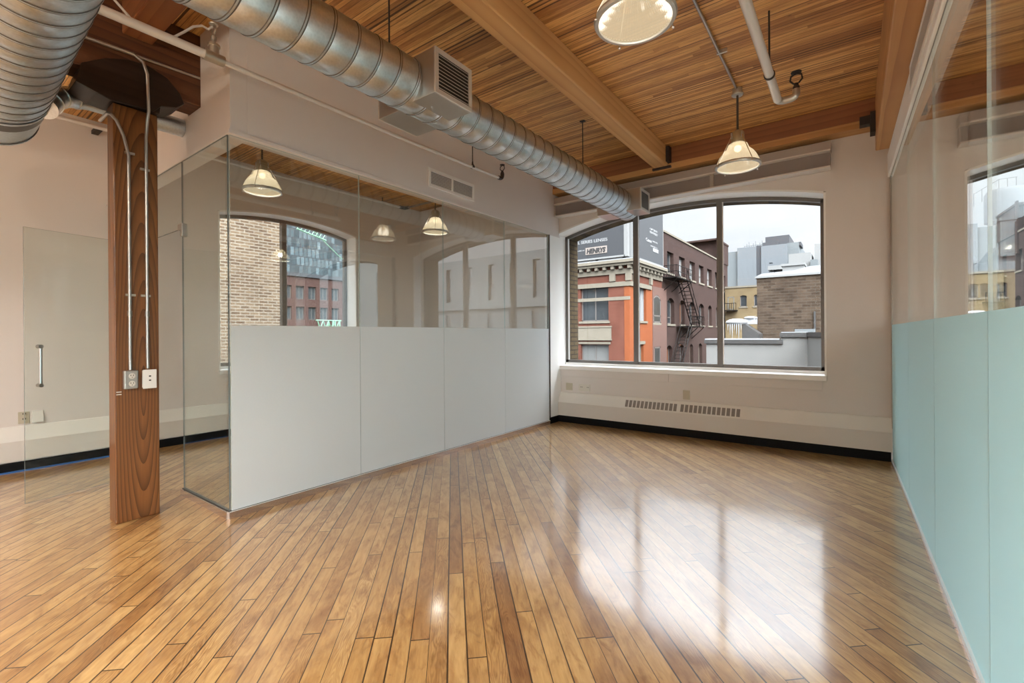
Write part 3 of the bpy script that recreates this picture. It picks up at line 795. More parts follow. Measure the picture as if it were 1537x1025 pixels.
bd = empty('branch_duct', (-4.77, 1.0, 3.27), 'small round metal branch duct passing behind the post top', 'duct')
pth = [(-4.50, .66, 2.99), (-4.585, .70, 3.075), (-4.63, .725, 3.12), (-4.68, .76, 3.165), (-4.725, .81, 3.20), (-4.755, .87, 3.225), (-4.765, .94, 3.24), (-4.77, 1.1, 3.245), (-4.77, 1.572, 3.245)]
MB().tube(pth, .076, 24).build('duct_body', M['galv'], bd, smooth=True)
for i in (1, 3, 5, 7):
    d = (Vector(pth[i + 1 if i < 8 else i]) - Vector(pth[i - 1])).normalized() * .008
    p = Vector(pth[i]); MB().tube([p - d, p + d], .083, 24).build('joint_band', M['galv'], bd, smooth=True)

# ------------------------------------------------------------------ pipes and conduits
def arc(c, r, a0, a1, u, v, n=6):
    c, u, v = Vector(c), Vector(u), Vector(v)
    return [c + u * r * math.cos(a0 + (a1 - a0) * i / n) + v * r * math.sin(a0 + (a1 - a0) * i / n) for i in range(n + 1)]
def head(mb, p, s=1.0):
    """sprinkler head at p pointing up"""
    x, y, z = p
    mb.lathe([(.0, 0), (.016 * s, 0), (.018 * s, .02 * s), (.012 * s, .03 * s), (.012 * s, .04 * s)], p, 12)
    for sg in (1, -1):
        mb.tube([(x + sg * .012 * s, y, z + .04 * s), (x + sg * .030 * s, y, z + .06 * s), (x + sg * .026 * s, y, z + .085 * s), (x, y, z + .098 * s)], .005 * s, 6)
    mb.lathe([(0, .097 * s), (.026 * s, .099 * s), (.028 * s, .104 * s), (0, .104 * s)], p, 14)

sl = empty('sprinkler_pipe', (-3.72, 3.0, 3.42), 'grey sprinkler pipe running along the painted bulkhead', 'pipe')
MB().tube([(-3.72, 1.47, 3.42), (-3.72, 3.2, 3.425), (-3.72, 4.80, 3.455)], .019, 12).build('pipe', M['pipe'], sl, smooth=True)
MB().tube([(-3.72, -.8, 3.415), (-3.72, 1.40, 3.422)], .030, 14).build('pipe', M['pipe'], sl, smooth=True)
tee = MB().tube([(-3.72, 1.36, 3.422), (-3.72, 1.49, 3.422)], [.040, .038], 14).tube([(-3.72, 1.425, 3.42), (-3.72, 1.425, 3.50)], .034, 14).tube([(-3.72, 1.425, 3.50), (-3.72, 1.425, 3.515)], .040, 14)
tee.build('tee_fitting', M['alu'], sl, smooth=True)
h = MB().tube([(-3.72, 1.425, 3.515), (-3.72, 1.425, 3.56)], .014, 10); head(h, (-3.72, 1.425, 3.55), 1.1)
h.build('sprinkler_head', M['alu'], sl, smooth=True)
e = MB().tube([(-3.72, 4.77, 3.455)] + arc((-3.72, 4.80, 3.51), .055, -PI / 2, 0, (0, 1, 0), (0, 0, 1)) + [(-3.72, 4.855, 3.53)], .026, 12); head(e, (-3.72, 4.855, 3.52), 1.2)
e.build('sprinkler_head', M['hanger'], sl, smooth=True)
MB().tube([(-3.72, 4.26, 3.47), (-3.72, 4.26, ZC)], .006, 8).lathe([(.026, -.03), (.030, -.01), (.012, .02), (.008, .05)], (-3.72, 4.26, 3.46), 12).build('hanger_rod', M['hanger'], sl)

sr = empty('sprinkler_pipe', (-.515, 2.5, 3.42), 'white sprinkler pipe hanging below the plank ceiling by the pendant lamps', 'pipe')
MB().tube([(-.515, -3.2, 3.42), (-.515, 4.60, 3.42)], .033, 16).build('pipe', M['pipe'], sr, smooth=True)
e = MB().tube([(-.515, 4.57, 3.42)] + arc((-.46, 4.60, 3.42), .055, PI, PI / 2, (1, 0, 0), (0, 1, 0)) + [(-.43, 4.655, 3.42)] + arc((-.425, 4.655, 3.465), .045, -PI / 2, 0, (1, 0, 0), (0, 0, 1)) + [(-.38, 4.655, 3.49)], .030, 14)
e.build('elbow_fitting', M['alu'], sr, smooth=True)
h = MB(); head(h, (-.38, 4.655, 3.48), 1.5); h.build('sprinkler_head', M['hanger'], sr, smooth=True)
MB().tube([(-.515, 4.12, 3.45), (-.515, 4.12, ZC)], .007, 8).tube([(-.515, 4.11, 3.42), (-.515, 4.13, 3.42)], .040, 16).build('hanger_rod', M['hanger'], sr)

ss = empty('sprinkler_pipe', (-6.9, 3.5, 3.80), 'thin sprinkler pipe along the top of the side room wall', 'pipe')
MB().tube([(-6.9, -2.0, 3.775), (-6.9, 2.6, 3.79), (-6.9, 5.85, 3.83)], .022, 12).build('pipe', M['pipe'], ss, smooth=True)
MB().tube([(-6.9, 5.80, 3.83), (-6.9, 5.93, 3.835), (-6.80, 5.93, 3.835)], .032, 12).build('elbow_fitting', M['hanger'], ss, smooth=True)
MB().tube([(-6.85, 5.93, 3.835), (-5.0, 5.93, 3.835)], .02, 12).build('pipe', M['steelpaint'], ss, smooth=True)
MB().tube([(-6.9, 5.4, 3.84), (-6.9, 5.4, ZC)], .008, 8).build('hanger_rod', M['hanger'], ss)
MB().box(-7.095, -6.90, 1.43, 1.49, 3.76, 3.80).build('wall_bracket', M['hanger'], ss)

def strap(x, y, z, w=.03):
    return MB().box(x - .004, x + .018, y - w, y + w, z - .008, z + .008)
XF = -4.435                     # face of the post
ca = empty('conduit', (XF + .013, 1.105, 1.16), 'thin metal conduit rising from the steel outlet box on the post', 'conduit')
MB().tube([(XF + .02, 1.105, 1.150), (XF + .014, 1.105, 1.26), (XF + .013, 1.105, 2.775), (XF + .012, 1.075, 2.92), (XF + .012, 1.035, 3.02), (XF + .008, 1.005, 3.055), (XF - .02, .99, 3.07), (XF - .20, .985, 3.06)], .0115, 12).build('pipe', M['emt'], ca, smooth=True)
for z in (1.72, 2.80): strap(XF, 1.112, z).build('strap', M['alu'], ca)
MB().tube([(XF + .013, 1.105, 1.56), (XF + .013, 1.105, 1.60)], .016, 12).build('coupling', M['nickel'], ca, smooth=True)
cb_ = empty('conduit', (XF + .013, 1.213, 1.16), 'thin metal conduit rising from the white data box on the post', 'conduit')
MB().tube([(XF + .02, 1.213, 1.155), (XF + .014, 1.213, 1.26), (XF + .013, 1.213, 2.95), (XF + .045, 1.213, 3.08), (-4.355, 1.213, 3.14), (-4.355, 1.205, 3.42), (-4.355, 1.18, 3.50), (-4.355, 1.12, 3.535), (-4.355, 1.0, 3.53), (-4.355, -2, 3.40)], .0115, 12).build('pipe', M['emt'], cb_, smooth=True)
for z in (1.72, 2.70): strap(XF, 1.205, z).build('strap', M['alu'], cb_)
MB().tube([(XF + .013, 1.213, 1.56), (XF + .013, 1.213, 1.60)], .016, 12).build('coupling', M['nickel'], cb_, smooth=True)
MB().tube([(-4.376, 1.572, 3.555), (-4.376, .9, 3.53), (-4.376, -2, 3.45)], .010, 10).build('conduit', M['emt'], loc=(-4.376, .5, 3.55), smooth=True, label='thin straight conduit along the face of the dark girder', cat='conduit')
fx = [(-3.75, .6, 3.70), (-3.75, .80, 3.60), (-3.75, .872, 3.534), (-3.75, .965, 3.45), (-3.75, 1.06, 3.428), (-3.75, 1.13, 3.438), (-3.75, 1.193, 3.467), (-3.75, 1.25, 3.53), (-3.75, 1.305, 3.596), (-3.75, 1.36, 3.632), (-3.745, 1.40, 3.625), (-3.735, 1.425, 3.655)]
MB().tube(fx, .008, 10).build('flexible_cable', M['pipe'], loc=(-3.75, 1.1, 3.43), smooth=True, label='sagging pale cable looped beside the sprinkler tee', cat='cable')
cd = empty('conduit', (-.935, 3.5, ZC - .03), 'thin metal conduit fixed to the plank ceiling between the pendant lamps', 'conduit')
for a, b in ((-3.0, -1.065), (-.935, 2.375), (2.505, 5.16)): MB().tube([(-.945, a, ZC - .022), (-.945, b, ZC - .022)], .012, 12).build('pipe', M['emt'], cd, smooth=True)
for y in (3.3, 4.42): MB().box(-.965, -.880, y - .008, y + .008, ZC - .036, ZC - .001).build('strap', M['alu'], cd)

# ------------------------------------------------------------------ pendant lamps
LAMPGROUP = 'prismatic glass pendant lamps'
def make_lamp(x, y, label):
    c = (x, y, 0)
    o = empty('pendant_lamp', (x, y, ZC), label, 'lamp', LAMPGROUP)
    MB().lathe([(0, ZC - .075), (.05, ZC - .075), (.058, ZC - .065), (.058, ZC - .06), (.045, ZC - .055), (.045, ZC - .002), (0, ZC - .002)], c, 24).build('canopy', M['alu'], o, smooth=True)
    MB().tube([(x, y, ZC - .07), (x, y, 3.47)], .011, 12).build('stem', M['darkmetal'], o, smooth=True)
    sk = MB().lathe([(0, 3.487), (.03, 3.485), (.058, 3.468), (.062, 3.455), (.062, 3.36), (.056, 3.345), (0, 3.345)], c, 28)
    sk.build('socket_housing', M['brass'], o, smooth=True)
    for k in range(4):
        a = PI / 4 + k * PI / 2; ca_, sa = math.cos(a), math.sin(a)
        MB().tube([(x + .067 * ca_, y + .067 * sa, 3.40), (x + .067 * ca_, y + .067 * sa, 3.455)], .009, 8).build('housing_lug', M['alu'], o, smooth=True)
    # bell: outer wall then inner wall, finely fluted
    pr = [(.066, 3.352), (.086, 3.340), (.096, 3.318), (.104, 3.292), (.122, 3.275), (.146, 3.250), (.168, 3.215), (.188, 3.170), (.201, 3.125)]
    inner = [(r - .006, z - .003) for r, z in pr][::-1]
    MB().lathe(pr + inner, c, 144, rib=.034, ribn=1, close=True).build('glass_shade', M['shade'], o)
    MB().lathe([(.204, 3.135), (.218, 3.130), (.221, 3.118), (.214, 3.106), (.196, 3.104), (.194, 3.112), (.200, 3.120)], c, 64, close=True).build('rim_ring', M['alu'], o, smooth=True)
    for k in range(4):
        a = PI / 4 + k * PI / 2; ca_, sa = math.cos(a), math.sin(a)
        g = MB().tube([(x + .067 * ca_, y + .067 * sa, 3.43), (x + .10 * ca_, y + .10 * sa, 3.36), (x + .216 * ca_, y + .216 * sa, 3.14), (x + .223 * ca_, y + .223 * sa, 3.10)], .0042, 6)
        g.sphere((x + .223 * ca_, y + .223 * sa, 3.097), .009, 8, 6)
        g.build('guard_rod', M['chrome'], o, smooth=True)
    MB().sphere((x, y, 3.30), .035, 14, 10).build('bulb', M['bulb'], o, smooth=True)
    return o
LAMPS = [
    (-.945, 5.225, 'glass bell pendant lamp hanging in front of the arched window'),
    (-.95, 2.44, 'glass bell pendant lamp nearest the camera, cut by the top edge'),
    (-5.62, 2.66, 'glass bell pendant lamp behind the glass near the partition corner'),
    (-5.60, 5.46, 'glass bell pendant lamp deep in the side room, below the wall vent'),
    (2.75, 5.2, 'glass bell pendant lamp by the window of the room beyond the aqua glass'),
    (2.75, 2.4, 'glass bell pendant lamp in the middle of the room beyond the aqua glass'),
    (-.95, -1.0, 'added glass bell pendant lamp, unseen behind the camera, lighting the main room'),  # from here on: unseen lamps added to brighten the rooms
    (2.75, -1.0, 'added unseen pendant lamp lighting the rear of the room beyond the aqua glass'),
    (-5.6, -1.2, 'added unseen pendant lamp lighting the rear of the entry side'),
    (-2.9, -2.6, 'added unseen pendant lamp lighting the main room from the rear'),
]
LP = [2.0, 1.2, 4, 4, 8, 12, 180, 60, 80, 180]  # the added rear lamps run far brighter than the visible ones
SKY_LOW, SKY_HIGH, SKY_GLOW = .375, 3.8, 12.0
proto = None
for i, (x, y, lab) in enumerate(LAMPS):
    if proto is None:
        proto = make_lamp(x, y, lab); o = proto
    else:
        o = copy_tree(proto); o.location = (x, y, ZC); o['label'] = lab
for i, (x, y, lab) in enumerate(LAMPS):
    l = bpy.data.lights.new('lamp_light', 'POINT'); l.energy = LP[i]; l.color = (1, .955, .90); l.shadow_soft_size = .09 if i < 4 else .05
    lo = bpy.data.objects.new('lamp_light', l); COL.objects.link(lo); lo.location = (x, y, 3.235)

# ------------------------------------------------------------------ wall grilles, heater covers, plates
def wall_grille(name, loc, label, mp, u0, u1, z0, z1, t, split):
    """louvred air grille; mp(u, depth, z)"""
    o = empty(name, loc, label, 'air grille')
    def bx(mb, a, b, c, d, q0, q1, mi=0):
        mb.hexa([mp(a, q0, c), mp(b, q0, c), mp(b, q1, c), mp(a, q1, c), mp(a, q0, d), mp(b, q0, d), mp(b, q1, d), mp(a, q1, d)], mi)
    f = .032; fr = MB()
    bx(fr, u0, u1, z0, z0 + f, 0, t); bx(fr, u0, u1, z1 - f, z1, 0, t); bx(fr, u0, u0 + f, z0 + f, z1 - f, 0, t); bx(fr, u1 - f, u1, z0 + f, z1 - f, 0, t)
    cells = [(u0 + f, u1 - f)]
    if split:
        m = (u0 + u1) / 2; bx(fr, m - .012, m + .012, z0 + f, z1 - f, 0, t); cells = [(u0 + f, m - .012), (m + .012, u1 - f)]
    fr.build('grille_frame', M['white'], o, bevel=.002)
    for a, b in cells:
        bk = MB(); bx(bk, a, b, z0 + f, z1 - f, 0, .002); bk.build('grille_back', M['slot'], o)
        lv = MB(); k = 9; hh = (z1 - z0 - 2 * f) / k
        for i in range(k):
            z = z0 + f + hh * (i + .5)
            lv.hexa([mp(a, .003, z + hh * .1), mp(b, .003, z + hh * .1), mp(b, t * .9, z - hh * .32), mp(a, t * .9, z - hh * .32),
                     mp(a, .003, z + hh * .4), mp(b, .003, z + hh * .4), mp(b, t * .9, z - hh * .02), mp(a, t * .9, z - hh * .02)])
        lv.build('louvre', M['white'], o)
    return o
wall_grille('air_grille', (-3.83, 4.01, 3.08), 'white louvred air grille on the bulkhead above the long glass partition', lambda u, t, z: (-3.83 + t, u, z), 3.63, 4.40, 3.075, 3.285, .014, True)
wall_grille('air_grille', (.35, 3.9, 3.2), 'white louvred air grille on the bulkhead above the aqua glass', lambda u, t, z: (gxr(u) - .03 - t, u, z), 2.9, 4.42, 3.125, 3.325, .012, False)

def heater(name, loc, label, x0, x1, yf, yw, mp, g0=None, g1=None):
    """sloped-top convector cover; mp(u, t, z), t grows towards the room"""
    o = empty(name, loc, label, 'heater')
    d = yw - yf
    def seg(mb, pts):
        n = len(pts); vs = [mp(x0, t, z) for t, z in pts] + [mp(x1, t, z) for t, z in pts]
        mb.add(vs, [list(range(n)), list(range(n, 2 * n))[::-1]] + [(i, n + i, n + (i + 1) % n, (i + 1) % n) for i in range(n)])
        return mb
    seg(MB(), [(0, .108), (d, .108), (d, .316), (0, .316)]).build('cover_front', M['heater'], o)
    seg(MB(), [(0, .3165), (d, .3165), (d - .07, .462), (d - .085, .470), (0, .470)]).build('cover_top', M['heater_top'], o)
    if g0 is not None:
        n = 26; gap = .035; cw = (g1 - g0 - gap) / n
        for i in range(n):
            a = g0 + cw * i + (gap if i >= 13 else 0); b = a + cw * .72
            q = []
            for (z, k) in ((.338, 0), (.428, 0)):
                pass
            def pt(u, z, off):
                tt = d - .07 * (z - .3165) / .1455
                return mp(u, tt + off, z)
            mb = MB().hexa([pt(a, .336, -.004), pt(b, .336, -.004), pt(b, .336, .0012), pt(a, .336, .0012), pt(a, .430, -.004), pt(b, .430, -.004), pt(b, .430, .0012), pt(a, .430, .0012)])
            mb.build('grille_slot', M['slot'], o)
    return o
heater('heater_cover', (-1.75, 6.45, .1), 'long beige heater cover with a slotted grille below the main window', -3.812, gxr(6.42) - .012, 6.40, 6.498, lambda u, t, z: (u, 6.498 - t, z), -2.687, -1.141)
heater('heater_cover', (-7.05, 2, .1), 'long pale heater cover along the side room wall', YB + .02, 6.30, -7.02, -7.098 + .16, lambda u, t, z: (-7.098 + t * .6, u, z))
heater('heater_cover', (-5.4, 6.45, .1), 'pale heater cover on the far wall of the side room', -6.95, -3.92, 6.40, 6.498, lambda u, t, z: (u, 6.498 - t, z))
heater('heater_cover', (2.6, 6.45, .1), 'heater cover behind the aqua frosted glass', .40, 4.85, 6.40, 6.498, lambda u, t, z: (u, 6.498 - t, z))

def plate(name, label, cat, mp, u0, u1, z0, z1, mat, holes, th=.008, faces=None):
    c = mp((u0 + u1) / 2, 0, z0); o = empty(name, c, label, cat)
    def bx(a, b, z_, y_, q0, q1):
        return MB().hexa([mp(a, q0, z_), mp(b, q0, z_), mp(b, q1, z_), mp(a, q1, z_), mp(a, q0, y_), mp(b, q0, y_), mp(b, q1, y_), mp(a, q1, y_)])
    bx(u0, u1, z0, z1, 0, th).build('cover_plate', mat, o, bevel=.002)
    if faces:
        for (a, b, c_, d_) in faces:
            bx(a, b, c_, d_, th - .001, th + .003).build('receptacle', mat, o, bevel=.002)
    for (a, b, c_, d_) in holes:
        bx(a, b, c_, d_, th, th + .0042 if faces else th + .001).build('socket_hole', M['dark'], o)
    return o
mpF = lambda u, t, z: (u, YF - t, z)
plate('blank_plate', 'square beige blank plate on the wall left of the twin outlet', 'wall plate', mpF, -3.715, -3.60, .505, .62, M['almond'], [])
H = []
for u in (-3.44, -3.33):
    for s in (-.014, .010): H.append((u + s, u + s + .010, .562, .574))
plate('outlet_plate', 'twin ivory data outlet above the heater cover', 'outlet', mpF, -3.485, -3.29, .505, .615, M['ivory'], H)
plate('blank_plate', 'beige blank plate above the slotted heater grille', 'wall plate', mpF, -1.88, -1.79, .495, .62, M['almond'], [])
mpL = lambda u, t, z: (XLW + t, u, z)
H = []
for z in (.53, .585):
    H += [(.862, .868, z, z + .018), (.882, .888, z, z + .018)]
plate('outlet_plate', 'almond duplex outlet on the side room wall by the open glass door', 'outlet', mpL, .83, .915, .49, .615, M['almond'], H, .008, [(.853, .895, .525, .555), (.853, .895, .577, .607)])
plate('blank_plate', 'white blank plate on the side room wall right of the almond outlet', 'wall plate', mpL, .935, 1.02, .49, .615, M['whiteplastic'], [], .02)
mpP = lambda u, t, z: (XF + t, u, z)
# steel box with duplex receptacle on the post
ob = empty('outlet_box', (XF, 1.105, 1.01), 'stamped steel duplex outlet box on the post', 'outlet')
MB().box(XF, XF + .045, 1.062, 1.148, 1.008, 1.148).build('box_body', M['steelbox'], ob, bevel=.008)
for i, z in enumerate((1.048, 1.106)):
    rc_ = MB()
    n = 24; vs = []
    for q in (XF + .044, XF + .049):
        for k in range(n):
            vs.append((q, 1.108 + .020 * math.cos(2 * PI * k / n), z + .021 * math.sin(2 * PI * k / n)))
    rc_.add(vs, [list(range(n))[::-1], list(range(n, 2 * n))] + [(k, (k + 1) % n, n + (k + 1) % n, n + k) for k in range(n)])
    r_ = rc_.build('receptacle', M['ivory'], ob, smooth=True)
    MB().box(XF + .0488, XF + .0495, 1.098, 1.102, z, z + .010).box(XF + .0488, XF + .0495, 1.114, 1.118, z, z + .010).box(XF + .0488, XF + .0495, 1.106, 1.110, z - .013, z - .007).build('socket_hole', M['dark'], r_)
wb = empty('data_box', (XF, 1.217, 1.0), 'white data outlet box on the post', 'outlet')
MB().box(XF, XF + .040, 1.180, 1.256, 1.008, 1.142).build('box_body', M['whiteplastic'], wb, bevel=.004)
MB().box(XF + .040, XF + .046, 1.174, 1.262, 1.002, 1.148).build('cover_plate', M['whiteplastic'], wb, bevel=.003)
for z in (1.060, 1.092):
    MB().box(XF + .0455, XF + .0467, 1.212, 1.226, z, z + .010).build('socket_hole', M['dark'], wb)

# ------------------------------------------------------------------ outside: the buildings across the street
def building(name, loc, label, cat='building', group=None): return empty(name, loc, label, cat, group)
def wpart(root, mp, u0, u1, z0, z1, depth, rise=0, pane='winglass', bars=1, frame='darkmetal', fw=.09, sill=None, hbar=None):
    """framed window set back in its opening, pane and bars as sub-parts"""
    fr = MB(); t0, t1 = depth, depth + .08
    zt = z1
    def bx(mb, a, b, c, d, q0, q1):
        mb.hexa([mp(a, q0, c), mp(b, q0, c), mp(b, q1, c), mp(a, q1, c), mp(a, q0, d), mp(b, q0, d), mp(b, q1, d), mp(a, q1, d)])
    bx(fr, u0, u0 + fw, z0, zt + rise * .6, t0, t1); bx(fr, u1 - fw, u1, z0, zt + rise * .6, t0, t1); bx(fr, u0, u1, z0, z0 + fw, t0, t1)
    if rise:
        n = 8
        for i in range(n):
            a = u0 + (u1 - u0) * i / n; b = u0 + (u1 - u0) * (i + 1) / n
            A, B = archz(a, u0, u1, z1, rise), archz(b, u0, u1, z1, rise)
            fr.hexa([mp(a, t0, A - fw), mp(b, t0, B - fw), mp(b, t1, B - fw), mp(a, t1, A - fw), mp(a, t0, A), mp(b, t0, B), mp(b, t1, B), mp(a, t1, A)])
    else:
        bx(fr, u0, u1, z1 - fw, z1, t0, t1)
    for k in range(1, bars):
        m = u0 + (u1 - u0) * k / bars; bx(fr, m - fw * .4, m + fw * .4, z0, zt + rise * .8, t0, t1)
    if hbar: bx(fr, u0, u1, z0 + (z1 - z0) * hbar - fw * .4, z0 + (z1 - z0) * hbar + fw * .4, t0, t1)
    o = fr.build('window', M[frame], root)
    pn = MB(); bx(pn, u0, u1, z0, z1 + rise, t1 - .03, t1 + .02); pn.build('pane', M[pane], o)
    if sill:
        sl_ = MB(); bx(sl_, u0 - .1, u1 + .1, z0 - .16, z0, -.08, depth); sl_.build('window_sill', M[sill], o)
    return o

MB().box(-140, 140, YF + .8, 220, -10.4, -10).box(-140, XLW - .35, -60, YF + .8, -10.4, -10).build('ground_street', M['asphalt'], kind='structure', label='grey snowy street level far below', cat='ground')

# --- corner building with the cornice and the billboards
ax, ay = -12.5, 30.8
A = building('corner_building', (-15.5, 33, -10), 'red brick corner building with a pale cornice carrying billboards')
mpAf = lambda u, t, z: (u, ay + t, z)          # street front
mpAs = lambda u, t, z: (ax - t, u, z)          # orange side
fa = MB()
arch_wall(fa, mpAf, -24, -13.95, -10, 1.0, 0, .4, [(-16.35, -14.1, -2.6, .62, 0), (-20.2, -17.9, -2.6, .62, 0)])
arch_wall(fa, mpAf, -24, -13.95, 1.0, 5.1, 0, .4, [(-16.35, -14.1, 2.33, 4.93, 0), (-20.2, -17.9, 2.33, 4.93, 0)])
arch_wall(fa, mpAf, -24, -12.5, 5.1, 5.6, 0, .4, [])
fa.box(-13.95, -12.9, ay, ay + .4, -10, 5.1)
fa.build('street_wall', M['brick_red'], A)
fs = MB()
fs.box(-12.9, -12.5, ay - .02, ay + .4, -10, 5.1)
arch_wall(fs, mpAs, ay + .4, 35.3, -10, 1.2, 0, .4, [(32.3, 33.4, -2.2, .62, 0)])
arch_wall(fs, mpAs, ay + .4, 35.3, 1.2, 5.1, 0, .4, [(32.5, 34.0, 2.33, 4.7, .22)])
fs.build('painted_wall', M['paint_orange'], A, label='orange painted corner and side wall')
MB().box(-24, -12.9, ay + .4, 37.6, -10, 6.2).build('core', M['dark'], A)
MB().box(-12.9, -12.5, ay + .4, 37.55, 5.1, 6.2).box(-12.9, -12.5, 35.3, 37.55, -10, 5.1).box(-24, -12.5, ay, ay + .4, 5.6, 6.2).build('upper_wall', M['brick_red'], A)
for (a, b) in ((-16.35, -14.1), (-20.2, -17.9)):
    wpart(A, mpAf, a, b, 2.33, 4.93, .25, 0, 'winglass', 2, 'darkmetal', .08, 'stone', None)
    wpart(A, mpAf, a, b, -2.6, .62, .25, 0, 'blind_grey', 2, 'darkmetal', .08, None)
    MB().box(a - .25, b + .22, ay - .10, ay, .98, 1.95).box(a - .3, b + .25, ay - .14, ay, 1.86, 1.97).box(a - .3, b + .25, ay - .14, ay, .93, 1.03).build('spandrel_panel', M['stone'], A, label='weathered white spandrel panel')
    MB().box(a - .15, b + .15, ay - .06, ay, .66, .82).build('lintel', M['stone'], A)
wpart(A, mpAs, 32.5, 34.0, 2.33, 4.7, .2, .22, 'blind', 3, 'blind', .07, 'stone')
wpart(A, mpAs, 32.3, 33.4, -2.2, .62, .2, 0, 'winglass', 1, 'stone', .10, None)
MB().box(-12.5, -12.44, 32.15, 33.6, .62, .85).build('lintel', M['stone'], A)
# belt courses and cornice, wrapped round the corner
def wrap(z0, z1, pr, name, mat, ylim=37.4):
    return MB().box(-24, -12.5 + pr, ay - pr, ay, z0, z1).box(-12.5, -12.5 + pr, ay, ylim, z0, z1).build(name, mat, A)
wrap(4.75, 5.07, .10, 'belt_course', M['stone'], 35.0)
wrap(3.78, 4.02, .04, 'band_course', M['stone'], ay + .02)
wrap(5.62, 5.95, .12, 'dentil_course', M['stone'])
wrap(6.18, 6.36, .42, 'cornice', M['stone']); wrap(6.36, 6.56, .55, 'cornice_lip', M['stone'])
wrap(6.56, 6.62, .52, 'snow_cap', M['snow'])
k = 0
u = -12.3
while u > -19.5:
    MB().box(u - .22, u, ay - .36, ay, 5.95, 6.18).build('cornice_bracket', M['stone'], A); u -= .62
v = ay + .25
while v < 37:
    MB().box(-12.5, -12.14, v, v + .26, 5.95, 6.18).build('cornice_bracket', M['stone'], A); v += .78
for u in (-13.95, -12.75):
    MB().box(u, u + .42, ay - .16, ay, 5.12, 5.68).build('carved_block', M['stone'], A)
for v in (31.3, 34.6):
    MB().box(-12.5, -12.34, v, v + .42, 5.12, 5.68).build('carved_block', M['stone'], A)
MB().box(-24, -12.7, ay + .2, 37.4, 6.2, 6.6).build('roof', M['coping'], A)
# billboards
B1 = empty('billboard', (-16, 30.7, 6.6), 'dark slate billboard facing the street on the corner roof', 'billboard')
MB().box(-22, -12.82, 30.64, 30.9, 6.92, 11.2).build('board', M['bill'], B1)
MB().box(-22, -12.76, 30.60, 30.95, 6.80, 6.92).box(-12.82, -12.55, 30.60, 30.95, 6.80, 11.2).build('board_trim', M['panel_w'], B1, label='pale metal board edge')
for u in (-21, -18, -15, -12.9): MB().box(u - .08, u + .08, 30.75, 30.91, 6.56, 6.8).build('support_leg', M['iron'], B1)
rF = Matrix.Rotation(PI / 2, 3, 'X')
text('L SERIES LENSES', .31, (-16.42, 30.635, 8.06), rF, M['billwhite'], B1, 'lettering', 2.35, .004)
text('AVAILABLE AT', .12, (-16.75, 30.635, 7.52), rF, M['billwhite'], B1, 'lettering', .87, .002)
MB().box(-15.80, -14.10, 30.61, 30.64, 7.20, 7.72).build('logo_panel', M['billlogo'], B1)
text("HENRYS", .46, (-15.70, 30.605, 7.29), rF @ Matrix(((1, .18, 0), (0, 1, 0), (0, 0, 1))), M['ink'], B1, 'lettering', 1.46, .022)
B2 = empty('billboard', (-12.4, 35, 6.6), 'lighter grey billboard facing the alley above the cornice', 'billboard')
MB().box(-12.62, -12.36, 31.2, 37.45, 6.86, 11.2).build('board', M['bill_r'], B2)
MB().box(-12.64, -12.34, 31.15, 37.5, 6.78, 6.86).box(-12.64, -12.34, 37.45, 37.52, 6.78, 11.2).box(-12.64, -12.34, 31.1, 31.2, 6.78, 11.2).build('board_trim', M['panel_w'], B2, label='pale metal board edge')
for v in (32, 34.5, 37): MB().box(-12.58, -12.42, v - .08, v + .08, 6.56, 6.78).build('support_leg', M['iron'], B2)
rS = Matrix.Rotation(PI / 2, 3, 'Z') @ rF
text('CAPTURE IT', .24, (-12.355, 34.5, 9.28), rS, M['billwhite'], B2, 'lettering', 1.7, .004)
text('BEAUTIFULLY', .24, (-12.355, 34.5, 9.04), rS, M['billwhite'], B2, 'lettering', 1.7, .004)
text('Canon', .34, (-12.355, 33.65, 8.32), rS, M['billwhite'], B2, 'lettering', 1.18, .012)
text('L SERIES LENSES', .16, (-12.355, 34.98, 8.44), rS, M['billwhite'], B2, 'lettering', 1.2, .002)
text('AVAILABLE AT', .14, (-12.355, 34.6, 8.04), rS, M['billwhite'], B2, 'lettering', 1.55, .002)
MB().box(-12.36, -12.345, 35.15, 36.34, 7.72, 8.0).build('logo_panel', M['billwhite'], B2)

# --- plum brick loft building
Bb = building('loft_building', (-16, 50, -10), 'plum brick loft building with a fire escape on its side wall')
bx_ = -12.5
mpB = lambda u, t, z: (bx_ - t, u, z)
top = [(38.95, 40.7), (42.25, 44.05), (45.6, 47.5), (48.9, 50.75), (52.2, 54.2), (55.7, 57.3)]
mid = [(38.95, 40.8), (42.4, 43.85), (45.4, 47.2), (48.8, 50.8), (52.5, 54.1), (56.0, 57.6)]
low = [(38.6, 40.15), (42.2, 43.6), (45.4, 46.6), (48.55, 49.95), (52.4, 53.8)]
fb = MB()
arch_wall(fb, mpB, 37.6, 62.2, -10, .8, 0, .45, [(a, b, -1.9, .1, .28) for a, b in low])
arch_wall(fb, mpB, 37.6, 62.2, .8, 5.4, 0, .45, [(a, b, 2.2, 4.1, .32) for a, b in mid])
arch_wall(fb, mpB, 37.6, 62.2, 5.4, 9.75, 0, .45, [(a, b, 6.52, 8.32, 0) for a, b in top] + [(59.8, 60.95, 6.45, 8.35, 0)])
fb.build('side_wall', M['brick_plum'], Bb)
MB().box(-30, -12.96, 37.6, 62.2, -10, 9.75).build('core', M['dark'], Bb)
MB().box(-30, -12.42, 37.62, 57.2, 9.75, 9.90).build('parapet_coping', M['stone'], Bb)
MB().box(-30, -12.42, 57.3, 62.25, 9.75, 12.1).box(-20, -12.36, 56.6, 62.3, 12.1, 12.3).box(-12.5, -12.38, 56.5, 57.0, 8, 12.45).build('stair_tower', M['brick_plum'], Bb)
